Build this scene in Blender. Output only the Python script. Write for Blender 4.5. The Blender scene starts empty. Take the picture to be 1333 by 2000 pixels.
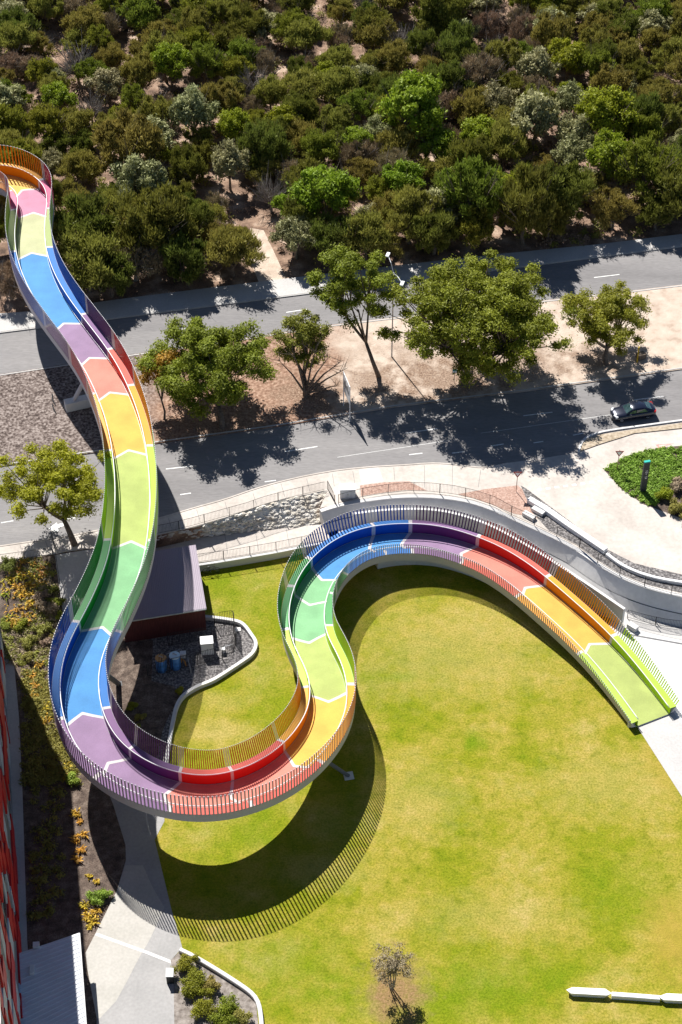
import bpy, math, random
import numpy as np
from mathutils import Vector

# ------------------------------------------------------------------ camera, sky, sun, exposure
F, TH, CH, CX, CY = 3600.0, math.radians(43), 127.5, 667.0, 1000.0
scene = bpy.context.scene
cam_d = bpy.data.cameras.new("camera"); cam = bpy.data.objects.new("camera", cam_d)
scene.collection.objects.link(cam); scene.camera = cam
cam.location = (0, 0, CH); cam.rotation_euler = (math.pi/2 - TH, 0, 0)
cam_d.sensor_fit = 'VERTICAL'; cam_d.sensor_height = 36; cam_d.lens = F/2000*36
cam_d.clip_start = 1; cam_d.clip_end = 4000
SUN_AZ, SUN_EL = 25.3, 47.5          # sun stands behind the scene, this far left of straight ahead
world = bpy.data.worlds.new("World"); scene.world = world; world.use_nodes = True
wn = world.node_tree; bg = wn.nodes['Background']
sky = wn.nodes.new('ShaderNodeTexSky'); sky.sky_type = 'NISHITA'; sky.sun_disc = False; sky.air_density = .75; sky.dust_density = .2; sky.altitude = 300
sky.sun_elevation = math.radians(SUN_EL); sky.sun_rotation = math.radians(-SUN_AZ)
wn.links.new(sky.outputs[0], bg.inputs[0]); bg.inputs[1].default_value = 0.05
sd = bpy.data.lights.new("sun", 'SUN'); sd.energy = 5.0; sd.angle = math.radians(0.5); sd.color = (1, .965, .91)
so = bpy.data.objects.new("sun", sd); scene.collection.objects.link(so)
_e = math.radians(SUN_EL); _a = math.radians(SUN_AZ)
so.rotation_euler = Vector((-math.sin(_a)*math.cos(_e), math.cos(_a)*math.cos(_e), math.sin(_e))).to_track_quat('Z', 'Y').to_euler()
scene.view_settings.view_transform = 'Standard'; scene.view_settings.look = 'None'
scene.view_settings.gamma = 1; scene.view_settings.exposure = 0.78
scene.render.engine = 'CYCLES'
scene.cycles.max_bounces = 6; scene.cycles.transparent_max_bounces = 4

rng = np.random.default_rng(7); random.seed(7)
R = 2.5                                # level of the roads above the lawn

def g(u, v, z=0.0):
    """real place (metres) of the spot that stands at height z and shows at (u, v) of the 1333x2000 survey photo"""
    a = (u-CX)/F; b = (v-CY)/F
    dy = math.cos(TH)-b*math.sin(TH); dz = -math.sin(TH)-b*math.cos(TH); t = (z-CH)/dz
    return (a*t, dy*t, z)

# ------------------------------------------------------------------ materials
def lin(c):
    return tuple(((x/255)/12.92 if x/255 <= .04045 else (((x/255)+.055)/1.055)**2.4) for x in c)
def nodes_of(m):
    m.use_nodes = True; nt = m.node_tree; return nt, nt.nodes['Principled BSDF']
def mat(name, stops, scale=1.0, detail=6, rough=.8, bump=0., bscale=None, metal=0., fine=None, spec=.3, coord='Object', stretch=None):
    """noise driven colour: stops = list of (pos, rgb linear)"""
    m = bpy.data.materials.new(name); nt, p = nodes_of(m)
    p.inputs['Roughness'].default_value = rough; p.inputs['Metallic'].default_value = metal
    p.inputs['Specular IOR Level'].default_value = spec
    tc = nt.nodes.new('ShaderNodeTexCoord'); src = tc.outputs[coord]
    if stretch:
        mp = nt.nodes.new('ShaderNodeMapping'); mp.inputs['Scale'].default_value = stretch
        nt.links.new(src, mp.inputs[0]); src = mp.outputs[0]
    n = nt.nodes.new('ShaderNodeTexNoise'); n.inputs['Scale'].default_value = scale; n.inputs['Detail'].default_value = detail
    nt.links.new(src, n.inputs['Vector'])
    r = nt.nodes.new('ShaderNodeValToRGB'); e = r.color_ramp.elements
    while len(e) < len(stops): e.new(.5)
    for el, (ps, c) in zip(e, stops): el.position = ps; el.color = (*c, 1)
    nt.links.new(n.outputs['Fac'], r.inputs[0]); col = r.outputs[0]
    if fine:                                            # (scale, strength): fine grain multiplied in
        n2 = nt.nodes.new('ShaderNodeTexNoise'); n2.inputs['Scale'].default_value = fine[0]; n2.inputs['Detail'].default_value = 4
        nt.links.new(src, n2.inputs['Vector'])
        mr = nt.nodes.new('ShaderNodeMapRange'); mr.inputs[1].default_value = .3; mr.inputs[2].default_value = .7
        mr.inputs[3].default_value = 1-fine[1]; mr.inputs[4].default_value = 1+fine[1]
        nt.links.new(n2.outputs['Fac'], mr.inputs[0])
        mx = nt.nodes.new('ShaderNodeVectorMath'); mx.operation = 'SCALE'
        nt.links.new(col, mx.inputs[0]); nt.links.new(mr.outputs[0], mx.inputs['Scale']); col = mx.outputs[0]
    nt.links.new(col, p.inputs['Base Color'])
    if bump:
        b = nt.nodes.new('ShaderNodeBump'); b.inputs['Strength'].default_value = bump; b.inputs['Distance'].default_value = .1
        n3 = nt.nodes.new('ShaderNodeTexNoise'); n3.inputs['Scale'].default_value = bscale or scale*4; n3.inputs['Detail'].default_value = 5
        nt.links.new(src, n3.inputs['Vector']); nt.links.new(n3.outputs['Fac'], b.inputs['Height']); nt.links.new(b.outputs[0], p.inputs['Normal'])
    return m
def paint(name, c, rough=.6, var=.08, scale=.8, spec=.3, metal=0.):
    a = tuple(x*(1-var) for x in c); b = tuple(min(1, x*(1+var)) for x in c)
    return mat(name, [(.35, a), (.65, b)], scale, 6, rough, fine=(9, var*.6), spec=spec, metal=metal)
def leafmat(name, c, transl=.25, hue=.025, val=.35, rough=.6):
    m = bpy.data.materials.new(name); nt, p = nodes_of(m)
    p.inputs['Roughness'].default_value = rough; p.inputs['Specular IOR Level'].default_value = .25
    oi = nt.nodes.new('ShaderNodeObjectInfo'); at = nt.nodes.new('ShaderNodeAttribute'); at.attribute_name = 'leaf'
    hs = nt.nodes.new('ShaderNodeHueSaturation'); hs.inputs['Color'].default_value = (*c, 1)
    m1 = nt.nodes.new('ShaderNodeMapRange'); m1.inputs[3].default_value = .5-hue; m1.inputs[4].default_value = .5+hue
    nt.links.new(oi.outputs['Random'], m1.inputs[0]); nt.links.new(m1.outputs[0], hs.inputs['Hue'])
    m2 = nt.nodes.new('ShaderNodeMapRange'); m2.inputs[3].default_value = 1-val; m2.inputs[4].default_value = 1+val
    nt.links.new(at.outputs['Fac'], m2.inputs[0]); nt.links.new(m2.outputs[0], hs.inputs['Value'])
    nt.links.new(hs.outputs[0], p.inputs['Base Color'])
    t = nt.nodes.new('ShaderNodeBsdfTranslucent'); mx = nt.nodes.new('ShaderNodeMixShader'); mx.inputs[0].default_value = transl
    nt.links.new(hs.outputs[0], t.inputs[0]); nt.links.new(p.outputs[0], mx.inputs[1]); nt.links.new(t.outputs[0], mx.inputs[2])
    nt.links.new(mx.outputs[0], nt.nodes['Material Output'].inputs[0])
    return m

# ------------------------------------------------------------------ mesh helpers
COL = scene.collection
class MB:
    def __init__(s): s.v = []; s.f = []; s.m = []
    def face(s, pts, m=0):
        i = len(s.v); s.v += [tuple(p) for p in pts]; s.f.append(tuple(range(i, i+len(pts)))); s.m.append(m)
    def prism(s, poly, z0, z1, m=0, mtop=None, top=True, bottom=True):
        """poly: xy(z) points, z0/z1 numbers or lists"""
        n = len(poly); Z0 = z0 if isinstance(z0, (list, tuple)) else [z0]*n; Z1 = z1 if isinstance(z1, (list, tuple)) else [z1]*n
        if sum(poly[i][0]*poly[(i+1) % n][1]-poly[(i+1) % n][0]*poly[i][1] for i in range(n)) < 0:
            poly = poly[::-1]; Z0 = Z0[::-1]; Z1 = Z1[::-1]
        i0 = len(s.v)
        s.v += [(p[0], p[1], z) for p, z in zip(poly, Z0)] + [(p[0], p[1], z) for p, z in zip(poly, Z1)]
        for i in range(n):
            j = (i+1) % n; s.f.append((i0+i, i0+j, i0+n+j, i0+n+i)); s.m.append(m)
        if top: s.f.append(tuple(i0+n+i for i in range(n))); s.m.append(m if mtop is None else mtop)
        if bottom: s.f.append(tuple(i0+i for i in range(n))[::-1]); s.m.append(m)
    def box(s, c, size, rz=0, m=0, mtop=None):
        hx, hy = size[0]/2, size[1]/2; ca, sa = math.cos(rz), math.sin(rz)
        s.prism([(c[0]+x*ca-y*sa, c[1]+x*sa+y*ca) for x, y in ((-hx, -hy), (hx, -hy), (hx, hy), (-hx, hy))], c[2]-size[2]/2, c[2]+size[2]/2, m, mtop)
    def tube(s, pts, r, n=6, m=0, caps=True):
        pts = [Vector(p) for p in pts]; k = len(pts); rr = r if isinstance(r, (list, tuple)) else [r]*k
        i0 = len(s.v); prev = None
        for i, p in enumerate(pts):
            d = (pts[min(i+1, k-1)]-pts[max(i-1, 0)]).normalized()
            a = prev if prev is not None else (Vector((0, 0, 1)) if abs(d.z) < .9 else Vector((1, 0, 0)))
            a = (a-d*a.dot(d))
            if a.length < 1e-4: a = d.orthogonal()
            a.normalize(); prev = a; b = d.cross(a)
            for j in range(n):
                t = 2*math.pi*j/n; q = p+(a*math.cos(t)+b*math.sin(t))*rr[i]; s.v.append(tuple(q))
        for i in range(k-1):
            for j in range(n):
                j2 = (j+1) % n; s.f.append((i0+i*n+j, i0+i*n+j2, i0+(i+1)*n+j2, i0+(i+1)*n+j)); s.m.append(m)
        if caps:
            s.f.append(tuple(i0+j for j in range(n))[::-1]); s.m.append(m); s.f.append(tuple(i0+(k-1)*n+j for j in range(n))); s.m.append(m)
    def lathe(s, c, prof, n=24, m=0):
        i0 = len(s.v)
        for (r, z) in prof:
            for j in range(n): t = 2*math.pi*j/n; s.v.append((c[0]+r*math.cos(t), c[1]+r*math.sin(t), c[2]+z))
        for i in range(len(prof)-1):
            for j in range(n):
                j2 = (j+1) % n; s.f.append((i0+i*n+j, i0+i*n+j2, i0+(i+1)*n+j2, i0+(i+1)*n+j)); s.m.append(m)
        s.f.append(tuple(i0+j for j in range(n))[::-1]); s.m.append(m)
        k = len(prof)-1; s.f.append(tuple(i0+k*n+j for j in range(n))); s.m.append(m)
    def ring(s, c, r, rt, ax, n=24, m=0):
        ax = Vector(ax).normalized(); a = ax.orthogonal().normalized(); b = ax.cross(a); c = Vector(c)
        s.tube([c+(a*math.cos(2*math.pi*i/n)+b*math.sin(2*math.pi*i/n))*r for i in range(n+1)], rt, 6, m, False)
    def build(s, name, mats, parent=None, smooth=False, origin=None):
        me = bpy.data.meshes.new(name); vv = s.v
        if origin is not None: vv = [(x-origin[0], y-origin[1], z-origin[2]) for x, y, z in vv]
        me.from_pydata(vv, [], s.f); mats = mats if isinstance(mats, (list, tuple)) else [mats]
        for mm in mats: me.materials.append(mm)
        if any(s.m): me.polygons.foreach_set('material_index', s.m)
        if smooth: me.polygons.foreach_set('use_smooth', [True]*len(s.f))
        me.update(); o = bpy.data.objects.new(name, me); COL.objects.link(o)
        if origin is not None: o.location = origin
        if parent is not None: o.parent = parent
        return o
def tag(o, label, cat, group=None, kind=None):
    o['label'] = label; o['category'] = cat
    if group: o['group'] = group
    if kind: o['kind'] = kind
    return o
def struct(o, kind='structure', label=None):
    o['kind'] = kind
    if label: o['label'] = label
    return o
def thing(name, loc, label, cat, group=None, rz=0, sc=None):
    o = bpy.data.objects.new(name, None); COL.objects.link(o); o.location = loc; o.rotation_euler = (0, 0, rz); o.empty_display_size = .3
    if sc is not None: o.scale = (sc, sc, sc) if not isinstance(sc, tuple) else sc
    return tag(o, label, cat, group)
def sheet(name, pts, mt, kind='structure', z=None, thick=0.):
    """ground sheet; pts: (u, v) or (u, v, z)"""
    P = [g(p[0], p[1], p[2] if len(p) > 2 else z) for p in pts]
    from mathutils.geometry import tessellate_polygon
    tri = tessellate_polygon([[Vector((p[0], p[1], 0)) for p in P]])
    me = bpy.data.meshes.new(name); fs = []
    for t in tri:
        a, b, c = (P[i] for i in t)
        fs.append(tuple(t) if (b[0]-a[0])*(c[1]-a[1])-(b[1]-a[1])*(c[0]-a[0]) > 0 else tuple(t[::-1]))
    v = list(P)
    if thick:
        n = len(P); v += [(p[0], p[1], p[2]-thick) for p in P]
        fs += [(i, (i+1) % n, n+(i+1) % n, n+i) for i in range(n)]
    me.from_pydata(v, [], fs); me.materials.append(mt); me.update()
    o = bpy.data.objects.new(name, me); COL.objects.link(o); o['kind'] = kind
    return o
def smooth_line(P, step=.5, win=5, closed=False):
    P = np.array(P, float); d = np.r_[0, np.cumsum(np.linalg.norm(np.diff(P, axis=0), axis=1))]
    n = max(2, int(d[-1]/step)); t = np.linspace(0, d[-1], n+1)
    Q = np.stack([np.interp(t, d, P[:, i]) for i in range(P.shape[1])], 1)
    if win > 1:
        k = np.hanning(win*2+3)[1:-1]; k /= k.sum(); h = len(k)//2
        h = min(h, len(Q)-1); k = np.hanning(2*h+3)[1:-1]; k /= k.sum()
        E = np.r_[2*Q[0]-Q[h:0:-1], Q, 2*Q[-1]-Q[-2:-h-2:-1]]
        Q = np.stack([np.convolve(E[:, i], k, 'valid') for i in range(Q.shape[1])], 1)
    return Q
def px_line(pts, z, step=.5, win=5):
    return smooth_line([g(p[0], p[1], p[2] if len(p) > 2 else z) for p in pts], step, win)
def normals2(Q):
    T = np.gradient(Q[:, :2], axis=0); T /= np.maximum(1e-9, np.linalg.norm(T, axis=1))[:, None]
    return T, np.stack([-T[:, 1], T[:, 0]], 1)
def sweep(mb, Q, prof, m=0, caps=True, mats=None, i0=0, i1=None):
    """profile (offset to the left, height) list, closed loop, swept along Q"""
    T, N = normals2(Q); Q = Q[i0:i1]; N = N[i0:i1]; n = len(prof); k = len(Q); b = len(mb.v)
    for q, nn in zip(Q, N):
        for (o, h) in prof: mb.v.append((q[0]+nn[0]*o, q[1]+nn[1]*o, q[2]+h))
    for i in range(k-1):
        for j in range(n):
            j2 = (j+1) % n; mb.f.append((b+i*n+j, b+i*n+j2, b+(i+1)*n+j2, b+(i+1)*n+j)); mb.m.append(mats[j] if mats else m)
    if caps:
        mb.f.append(tuple(b+j for j in range(n))); mb.m.append(m); mb.f.append(tuple(b+(k-1)*n+j for j in range(n))[::-1]); mb.m.append(m)

# ------------------------------------------------------------------ shared materials
M = {}
M['asphalt'] = mat('asphalt', [(.3, (.180, .173, .174)), (.5, (.220, .211, .211)), (.62, (.240, .230, .228)), (.75, (.262, .250, .247))], .22, 10, .9, .15, 30, fine=(9, .14), stretch=(.18, 1.3, 1))
M['concrete'] = mat('pale_concrete', [(.3, (.43, .385, .345)), (.5, (.52, .47, .425)), (.7, (.56, .51, .465))], .3, 10, .85, fine=(3, .09))
M['walk'] = mat('footpath_concrete', [(.3, (.42, .41, .40)), (.7, (.52, .50, .48))], .3, 8, .85, fine=(5, .08))
M['white_con'] = paint('white_concrete', (.62, .61, .60), .8, .05, .4)
M['wall_con'] = mat('wall_concrete', [(.3, (.62, .61, .60)), (.7, (.72, .71, .70))], .5, 8, .8, fine=(3, .05))
M['line'] = paint('road_paint', (.72, .72, .70), .7, .12, 3)
M['black_metal'] = paint('black_metal', (.02, .02, .022), .45, .1, 3)
M['grey_metal'] = paint('galvanised_metal', (.42, .43, .45), .4, .08, 3, metal=.6)
M['white'] = paint('white_paint', (.8, .8, .8), .5, .04, 2)
M['bark'] = mat('bark', [(.3, (.09, .07, .055)), (.7, (.24, .19, .15))], 6, 6, .95, .4, 20)
M['palebark'] = mat('pale_bark', [(.3, (.16, .13, .10)), (.7, (.34, .29, .24))], 5, 6, .95, .3, 20)
M['deadwood'] = mat('dead_wood', [(.3, (.17, .15, .14)), (.7, (.34, .31, .29))], 5, 6, .95)
M['mulch'] = mat('dark_mulch', [(.3, (.055, .040, .033)), (.5, (.115, .085, .068)), (.7, (.19, .148, .12))], 1.4, 10, .95, .5, 12, fine=(8, .45))
M['gravel'] = mat('grey_gravel', [(.35, (.07, .065, .065)), (.5, (.15, .14, .14)), (.68, (.34, .32, .31))], 5, 10, .95, .4, 10, fine=(9, .4))
M['brick'] = mat('red_paving', [(.35, (.33, .20, .155)), (.65, (.48, .33, .27))], 5, 8, .9, fine=(6, .25))

# lawn with worn yellow patches
def lawn_mat():
    m = bpy.data.materials.new('lawn_grass'); nt, p = nodes_of(m); L = nt.links.new
    p.inputs['Roughness'].default_value = .95; p.inputs['Specular IOR Level'].default_value = .1
    tc = nt.nodes.new('ShaderNodeTexCoord')
    def noise(sc, det, stretch=None, dist=0.):
        n = nt.nodes.new('ShaderNodeTexNoise'); n.inputs['Scale'].default_value = sc; n.inputs['Detail'].default_value = det
        n.inputs['Distortion'].default_value = dist; n.inputs['Roughness'].default_value = .62
        L(tc.outputs['Object'], n.inputs['Vector']); return n.outputs['Fac']
    def ramp(src, stops):
        r = nt.nodes.new('ShaderNodeValToRGB'); e = r.color_ramp.elements
        while len(e) < len(stops): e.new(.5)
        for el, (ps, c) in zip(e, stops): el.position = ps; el.color = (*c, 1)
        L(src, r.inputs[0]); return r.outputs[0]
    def mix(f, a, b, mode='MIX'):
        x = nt.nodes.new('ShaderNodeMix'); x.data_type = 'RGBA'; x.blend_type = mode
        if isinstance(f, float): x.inputs[0].default_value = f
        else: L(f, x.inputs[0])
        L(a, x.inputs[6]); L(b, x.inputs[7]); return x.outputs[2]
    base = ramp(noise(.16, 7), [(.28, (.150, .200, .006)), (.42, (.215, .225, .012)), (.55, (.300, .258, .036)), (.70, (.355, .298, .078))])
    spots = ramp(noise(.9, 8, dist=.3), [(.30, (.62, .74, .4)), (.45, (.93, .97, .85)), (.6, (1.08, 1.03, 1.2)), (.72, (1.22, 1.14, 1.7))])
    c = mix(1.0, base, spots, 'MULTIPLY')
    fine = ramp(noise(5.5, 7), [(.34, (.66, .71, .55)), (.5, (1, 1, 1)), (.66, (1.32, 1.25, 1.5))])
    c = mix(1.0, c, fine, 'MULTIPLY')
    green = ramp(noise(.07, 4, dist=.5), [(.57, (0, 0, 0)), (.68, (1, 1, 1))])
    gcol = nt.nodes.new('ShaderNodeRGB'); gcol.outputs[0].default_value = (.13, .19, .005, 1)
    g2 = mix(1.0, gcol.outputs[0], fine, 'MULTIPLY')
    sc = nt.nodes.new('ShaderNodeMath'); sc.operation = 'MULTIPLY'; sc.inputs[1].default_value = .55; L(green, sc.inputs[0])
    c = mix(sc.outputs[0], c, g2)
    lush = nt.nodes.new('ShaderNodeRGB'); lush.outputs[0].default_value = (.13, .205, .004, 1); lush2 = mix(1.0, lush.outputs[0], fine, 'MULTIPLY')
    worn = nt.nodes.new('ShaderNodeRGB'); worn.outputs[0].default_value = (.40, .32, .105, 1); worn2 = mix(1.0, worn.outputs[0], fine, 'MULTIPLY')
    wob = noise(.8, 6)
    for (u, v, ru, rv, st, kind) in [(925, 1447, 28, 18, .85, 0), (785, 1322, 34, 12, .7, 0), (700, 1322, 60, 10, .4, 0), (560, 1880, 140, 70, .5, 0), (830, 1955, 260, 60, .55, 0), (1240, 1745, 100, 90, .35, 0), (470, 1160, 110, 100, .45, 0), (520, 1330, 60, 80, .4, 0), (450, 1640, 130, 60, .35, 0), (1000, 1900, 200, 50, .4, 0), (680, 1610, 60, 50, .4, 0),
                                     (440, 1430, 70, 28, .5, 1), (430, 1370, 50, 22, .35, 1), (900, 1270, 220, 100, .38, 1), (1190, 1530, 140, 70, .35, 1), (820, 1560, 100, 80, .34, 1), (960, 1790, 170, 50, .3, 1), (1320, 1830, 60, 90, .5, 2), (774, 1940, 62, 75, 1.0, 3), (1300, 1500, 40, 60, .3, 2), (690, 1340, 30, 60, .3, 1), (640, 1700, 90, 40, .4, 1)]:
        x, y, _ = g(u, v, 0); x2 = g(u+ru, v, 0)[0]-x; y2 = abs(g(u, v+rv, 0)[1]-y)
        mp = nt.nodes.new('ShaderNodeMapping'); mp.vector_type = 'TEXTURE'; mp.inputs['Location'].default_value = (x, y, 0); mp.inputs['Scale'].default_value = (x2, y2, 1); L(tc.outputs['Object'], mp.inputs[0])
        ln = nt.nodes.new('ShaderNodeVectorMath'); ln.operation = 'LENGTH'; L(mp.outputs[0], ln.inputs[0])
        ad = nt.nodes.new('ShaderNodeMath'); ad.operation = 'MULTIPLY_ADD'; L(wob, ad.inputs[0]); ad.inputs[1].default_value = 2.4; L(ln.outputs['Value'], ad.inputs[2])
        mr = nt.nodes.new('ShaderNodeMapRange'); mr.inputs[1].default_value = 1.5; mr.inputs[2].default_value = 2.5; mr.inputs[3].default_value = st; mr.inputs[4].default_value = 0; L(ad.outputs[0], mr.inputs[0])
        if kind == 3:
            soil = nt.nodes.new('ShaderNodeRGB'); soil.outputs[0].default_value = (.26, .17, .075, 1); c = mix(mr.outputs[0], c, mix(1.0, soil.outputs[0], fine, 'MULTIPLY'))
        elif kind == 2:
            tan = nt.nodes.new('ShaderNodeRGB'); tan.outputs[0].default_value = (.42, .27, .06, 1); c = mix(mr.outputs[0], c, tan.outputs[0])
        else: c = mix(mr.outputs[0], c, lush2 if kind == 0 else worn2)
    dk = nt.nodes.new('ShaderNodeVectorMath'); dk.operation = 'SCALE'; dk.inputs['Scale'].default_value = .98; L(c, dk.inputs[0]); c = dk.outputs[0]
    L(c, p.inputs['Base Color'])
    b = nt.nodes.new('ShaderNodeBump'); b.inputs['Strength'].default_value = .6; b.inputs['Distance'].default_value = .08
    L(noise(9, 6), b.inputs['Height']); L(b.outputs[0], p.inputs['Normal'])
    return m
M['lawn'] = lawn_mat()

def median_mat():
    """bark mulch at the left end, red litter, then pale sand at the right, blended along x"""
    m = bpy.data.materials.new('median_ground'); nt, p = nodes_of(m); L = nt.links.new
    p.inputs['Roughness'].default_value = .95; p.inputs['Specular IOR Level'].default_value = .1
    tc = nt.nodes.new('ShaderNodeTexCoord'); sx = nt.nodes.new('ShaderNodeSeparateXYZ'); L(tc.outputs['Object'], sx.inputs[0])
    def noise(sc, det=8):
        n = nt.nodes.new('ShaderNodeTexNoise'); n.inputs['Scale'].default_value = sc; n.inputs['Detail'].default_value = det
        L(tc.outputs['Object'], n.inputs['Vector']); return n.outputs['Fac']
    def ramp(src, stops):
        r = nt.nodes.new('ShaderNodeValToRGB'); e = r.color_ramp.elements
        while len(e) < len(stops): e.new(.5)
        for el, (ps, c) in zip(e, stops): el.position = ps; el.color = (*c, 1)
        L(src, r.inputs[0]); return r.outputs[0]
    def add(a, b, k):
        q = nt.nodes.new('ShaderNodeMath'); q.operation = 'MULTIPLY_ADD'; L(b, q.inputs[0]); q.inputs[1].default_value = k; L(a, q.inputs[2]); return q.outputs[0]
    x = add(sx.outputs[0], noise(.35), 9.0)
    def step(lo, hi):
        r = nt.nodes.new('ShaderNodeMapRange'); r.inputs[1].default_value = lo; r.inputs[2].default_value = hi; L(x, r.inputs[0]); return r.outputs[0]
    mulch = ramp(noise(4), [(.35, (.06, .045, .04)), (.5, (.17, .135, .12)), (.66, (.34, .29, .265))])
    red = ramp(noise(3), [(.35, (.19, .11, .075)), (.55, (.33, .21, .15)), (.7, (.46, .33, .25))])
    sand = ramp(noise(.8, 10), [(.3, (.40, .31, .245)), (.45, (.50, .405, .33)), (.7, (.575, .485, .405))])
    def mix(f, a, b):
        q = nt.nodes.new('ShaderNodeMix'); q.data_type = 'RGBA'; L(f, q.inputs[0]); L(a, q.inputs[6]); L(b, q.inputs[7]); return q.outputs[2]
    c = mix(step(2.5, 5.5), mix(step(-18, -13), mulch, red), sand); wob = noise(.9)
    litter = ramp(noise(5), [(.35, (.13, .08, .055)), (.55, (.26, .175, .125)), (.7, (.42, .32, .24))])
    for (u, v, ru, rv, st) in [(600, 770, 70, 40, .9), (735, 745, 70, 45, .75), (880, 745, 130, 50, .85), (1030, 720, 110, 45, .6), (1160, 705, 80, 28, .6), (420, 840, 120, 40, .7), (800, 700, 60, 40, .45), (690, 690, 40, 25, .3), (960, 690, 120, 30, .4)]:
        x0, y0, _ = g(u, v, R); x2 = g(u+ru, v, R)[0]-x0; y2 = abs(g(u, v+rv, R)[1]-y0)
        mp = nt.nodes.new('ShaderNodeMapping'); mp.vector_type = 'TEXTURE'; mp.inputs['Location'].default_value = (x0, y0, 0); mp.inputs['Scale'].default_value = (x2, y2, 1e3); L(tc.outputs['Object'], mp.inputs[0])
        ln = nt.nodes.new('ShaderNodeVectorMath'); ln.operation = 'LENGTH'; L(mp.outputs[0], ln.inputs[0])
        ad = nt.nodes.new('ShaderNodeMath'); ad.operation = 'MULTIPLY_ADD'; L(wob, ad.inputs[0]); ad.inputs[1].default_value = 2.6; L(ln.outputs['Value'], ad.inputs[2])
        mr = nt.nodes.new('ShaderNodeMapRange'); mr.inputs[1].default_value = 1.7; mr.inputs[2].default_value = 2.5; mr.inputs[3].default_value = st; mr.inputs[4].default_value = 0; L(ad.outputs[0], mr.inputs[0])
        c = mix(mr.outputs[0], c, litter)
    L(c, p.inputs['Base Color'])
    b = nt.nodes.new('ShaderNodeBump'); b.inputs['Strength'].default_value = .6; b.inputs['Distance'].default_value = .1
    L(noise(6), b.inputs['Height']); L(b.outputs[0], p.inputs['Normal'])
    return m
M['median'] = median_mat()
M['forest'] = mat('forest_litter', [(.30, (.08, .052, .038)), (.43, (.18, .115, .08)), (.54, (.28, .185, .13)), (.68, (.48, .365, .28))], .45, 10, .95, .7, 5, fine=(6, .3))
M['sand'] = mat('track_sand', [(.3, (.40, .31, .24)), (.7, (.60, .50, .41))], .8, 10, .95, .5, 5, fine=(8, .15))
M['rock'] = mat('limestone', [(.3, (.58, .51, .41)), (.5, (.72, .67, .59)), (.7, (.82, .79, .74))], 1.2, 8, .9, .5, 6)

# ------------------------------------------------------------------ ground, roads
P0 = [(-2500, -300), (2500, -300), (2500, 3000), (-2500, 3000)]
struct(sheet('lawn', [(-700, 3600), (2300, 3600), (2300, 900), (-700, 900)], M['lawn'], z=0))
mb = MB(); mb.box((0, 400, -1.2), (3000, 3000, 2)); struct(mb.build('ground', M['forest']))
# raised road platform: edge on the lawn side
edge = [(-700, 1200), (-120, 1120), (0, 1098), (112, 1082), (128, 1078), (215, 1066), (300, 1047), (380, 1029), (425, 1016), (515, 985), (567, 972), (641, 958), (626, 992), (655, 986),
        (710, 976), (792, 968), (875, 971), (930, 981), (1004, 1012), (1073, 1043), (1128, 1070), (1163, 1097), (1209, 1124), (1266, 1147), (1333, 1163), (1500, 1190), (2300, 1300)]
sheet('terrain', edge+[(2600, 200), (2600, -900), (-1300, -900), (-1300, 600)], M['forest'], z=R, thick=R+.3)
zr = R+.012
def up_top(x): return 650-.1265*x
sheet('sand_track', [(490, 445), (516, 450), (540, 500), (560, 545), (510, 560), (488, 505)], M['sand'], z=R+.006)
sheet('upper_footpath', [(-400, 668), (0, 612), (60, 608), (250, 582), (418, 561), (575, 542), (760, 520), (985, 495), (1160, 478), (1333, 457), (1700, 412), (1700, up_top(1700)), (1333, 481), (-400, up_top(-400))], M['walk'], z=R+.13, thick=.14)
sheet('upper_road', [(-400, up_top(-400)), (1700, up_top(1700)), (1700, 515), (1333, 559), (1198, 575), (900, 608), (652, 637), (450, 668), (258, 695), (92, 720), (0, 734), (-400, 793)], M['asphalt'], z=zr)
sheet('median', [(-400, 790), (0, 731), (92, 717), (258, 692), (450, 665), (652, 634), (900, 605), (1198, 572), (1333, 556), (1700, 512), (1700, 674), (1333, 721), (1040, 762), (760, 796), (548, 832), (311, 865), (0, 911), (-400, 970)], M['median'], z=R+.11, thick=.12)
low = [(-400, 970), (0, 911), (311, 865), (548, 832), (760, 796), (1040, 762), (1333, 721), (1700, 674)]
sb = [(1700, 775), (1333, 821), (1223, 836), (1170, 844), (1145, 852), (1133, 862), (1129, 884), (1060, 895), (993, 904), (962, 912), (935, 914), (908, 908), (847, 903), (800, 907), (726, 911), (663, 917), (600, 928), (544, 941), (495, 955), (440, 975), (380, 991), (312, 1012), (126, 1048), (0, 1066), (-400, 1130)]
sheet('lower_road', low+sb, M['asphalt'], z=zr)
def kerb(name, pts, z0, w=.16, side=1, h=.14, mt=None):
    Q = px_line(pts, z0, .8, 2); m_ = MB(); sweep(m_, Q, [(0, 0), (w*side, 0), (w*side, h), (0, h)])
    return struct(m_.build(name, mt or M['walk']))
kerb('kerb', low, R+.0, .15, 1, .15); kerb('kerb', [(-400, 793), (0, 734), (92, 720), (258, 695), (450, 668), (652, 637), (900, 608), (1198, 575), (1333, 559), (1700, 515)], R, .15, -1, .15)
kerb('kerb', [(-400, up_top(-400)), (0, 650), (650, up_top(650)), (1333, up_top(1333)), (1700, up_top(1700))], R, .15, 1, .155)
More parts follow.
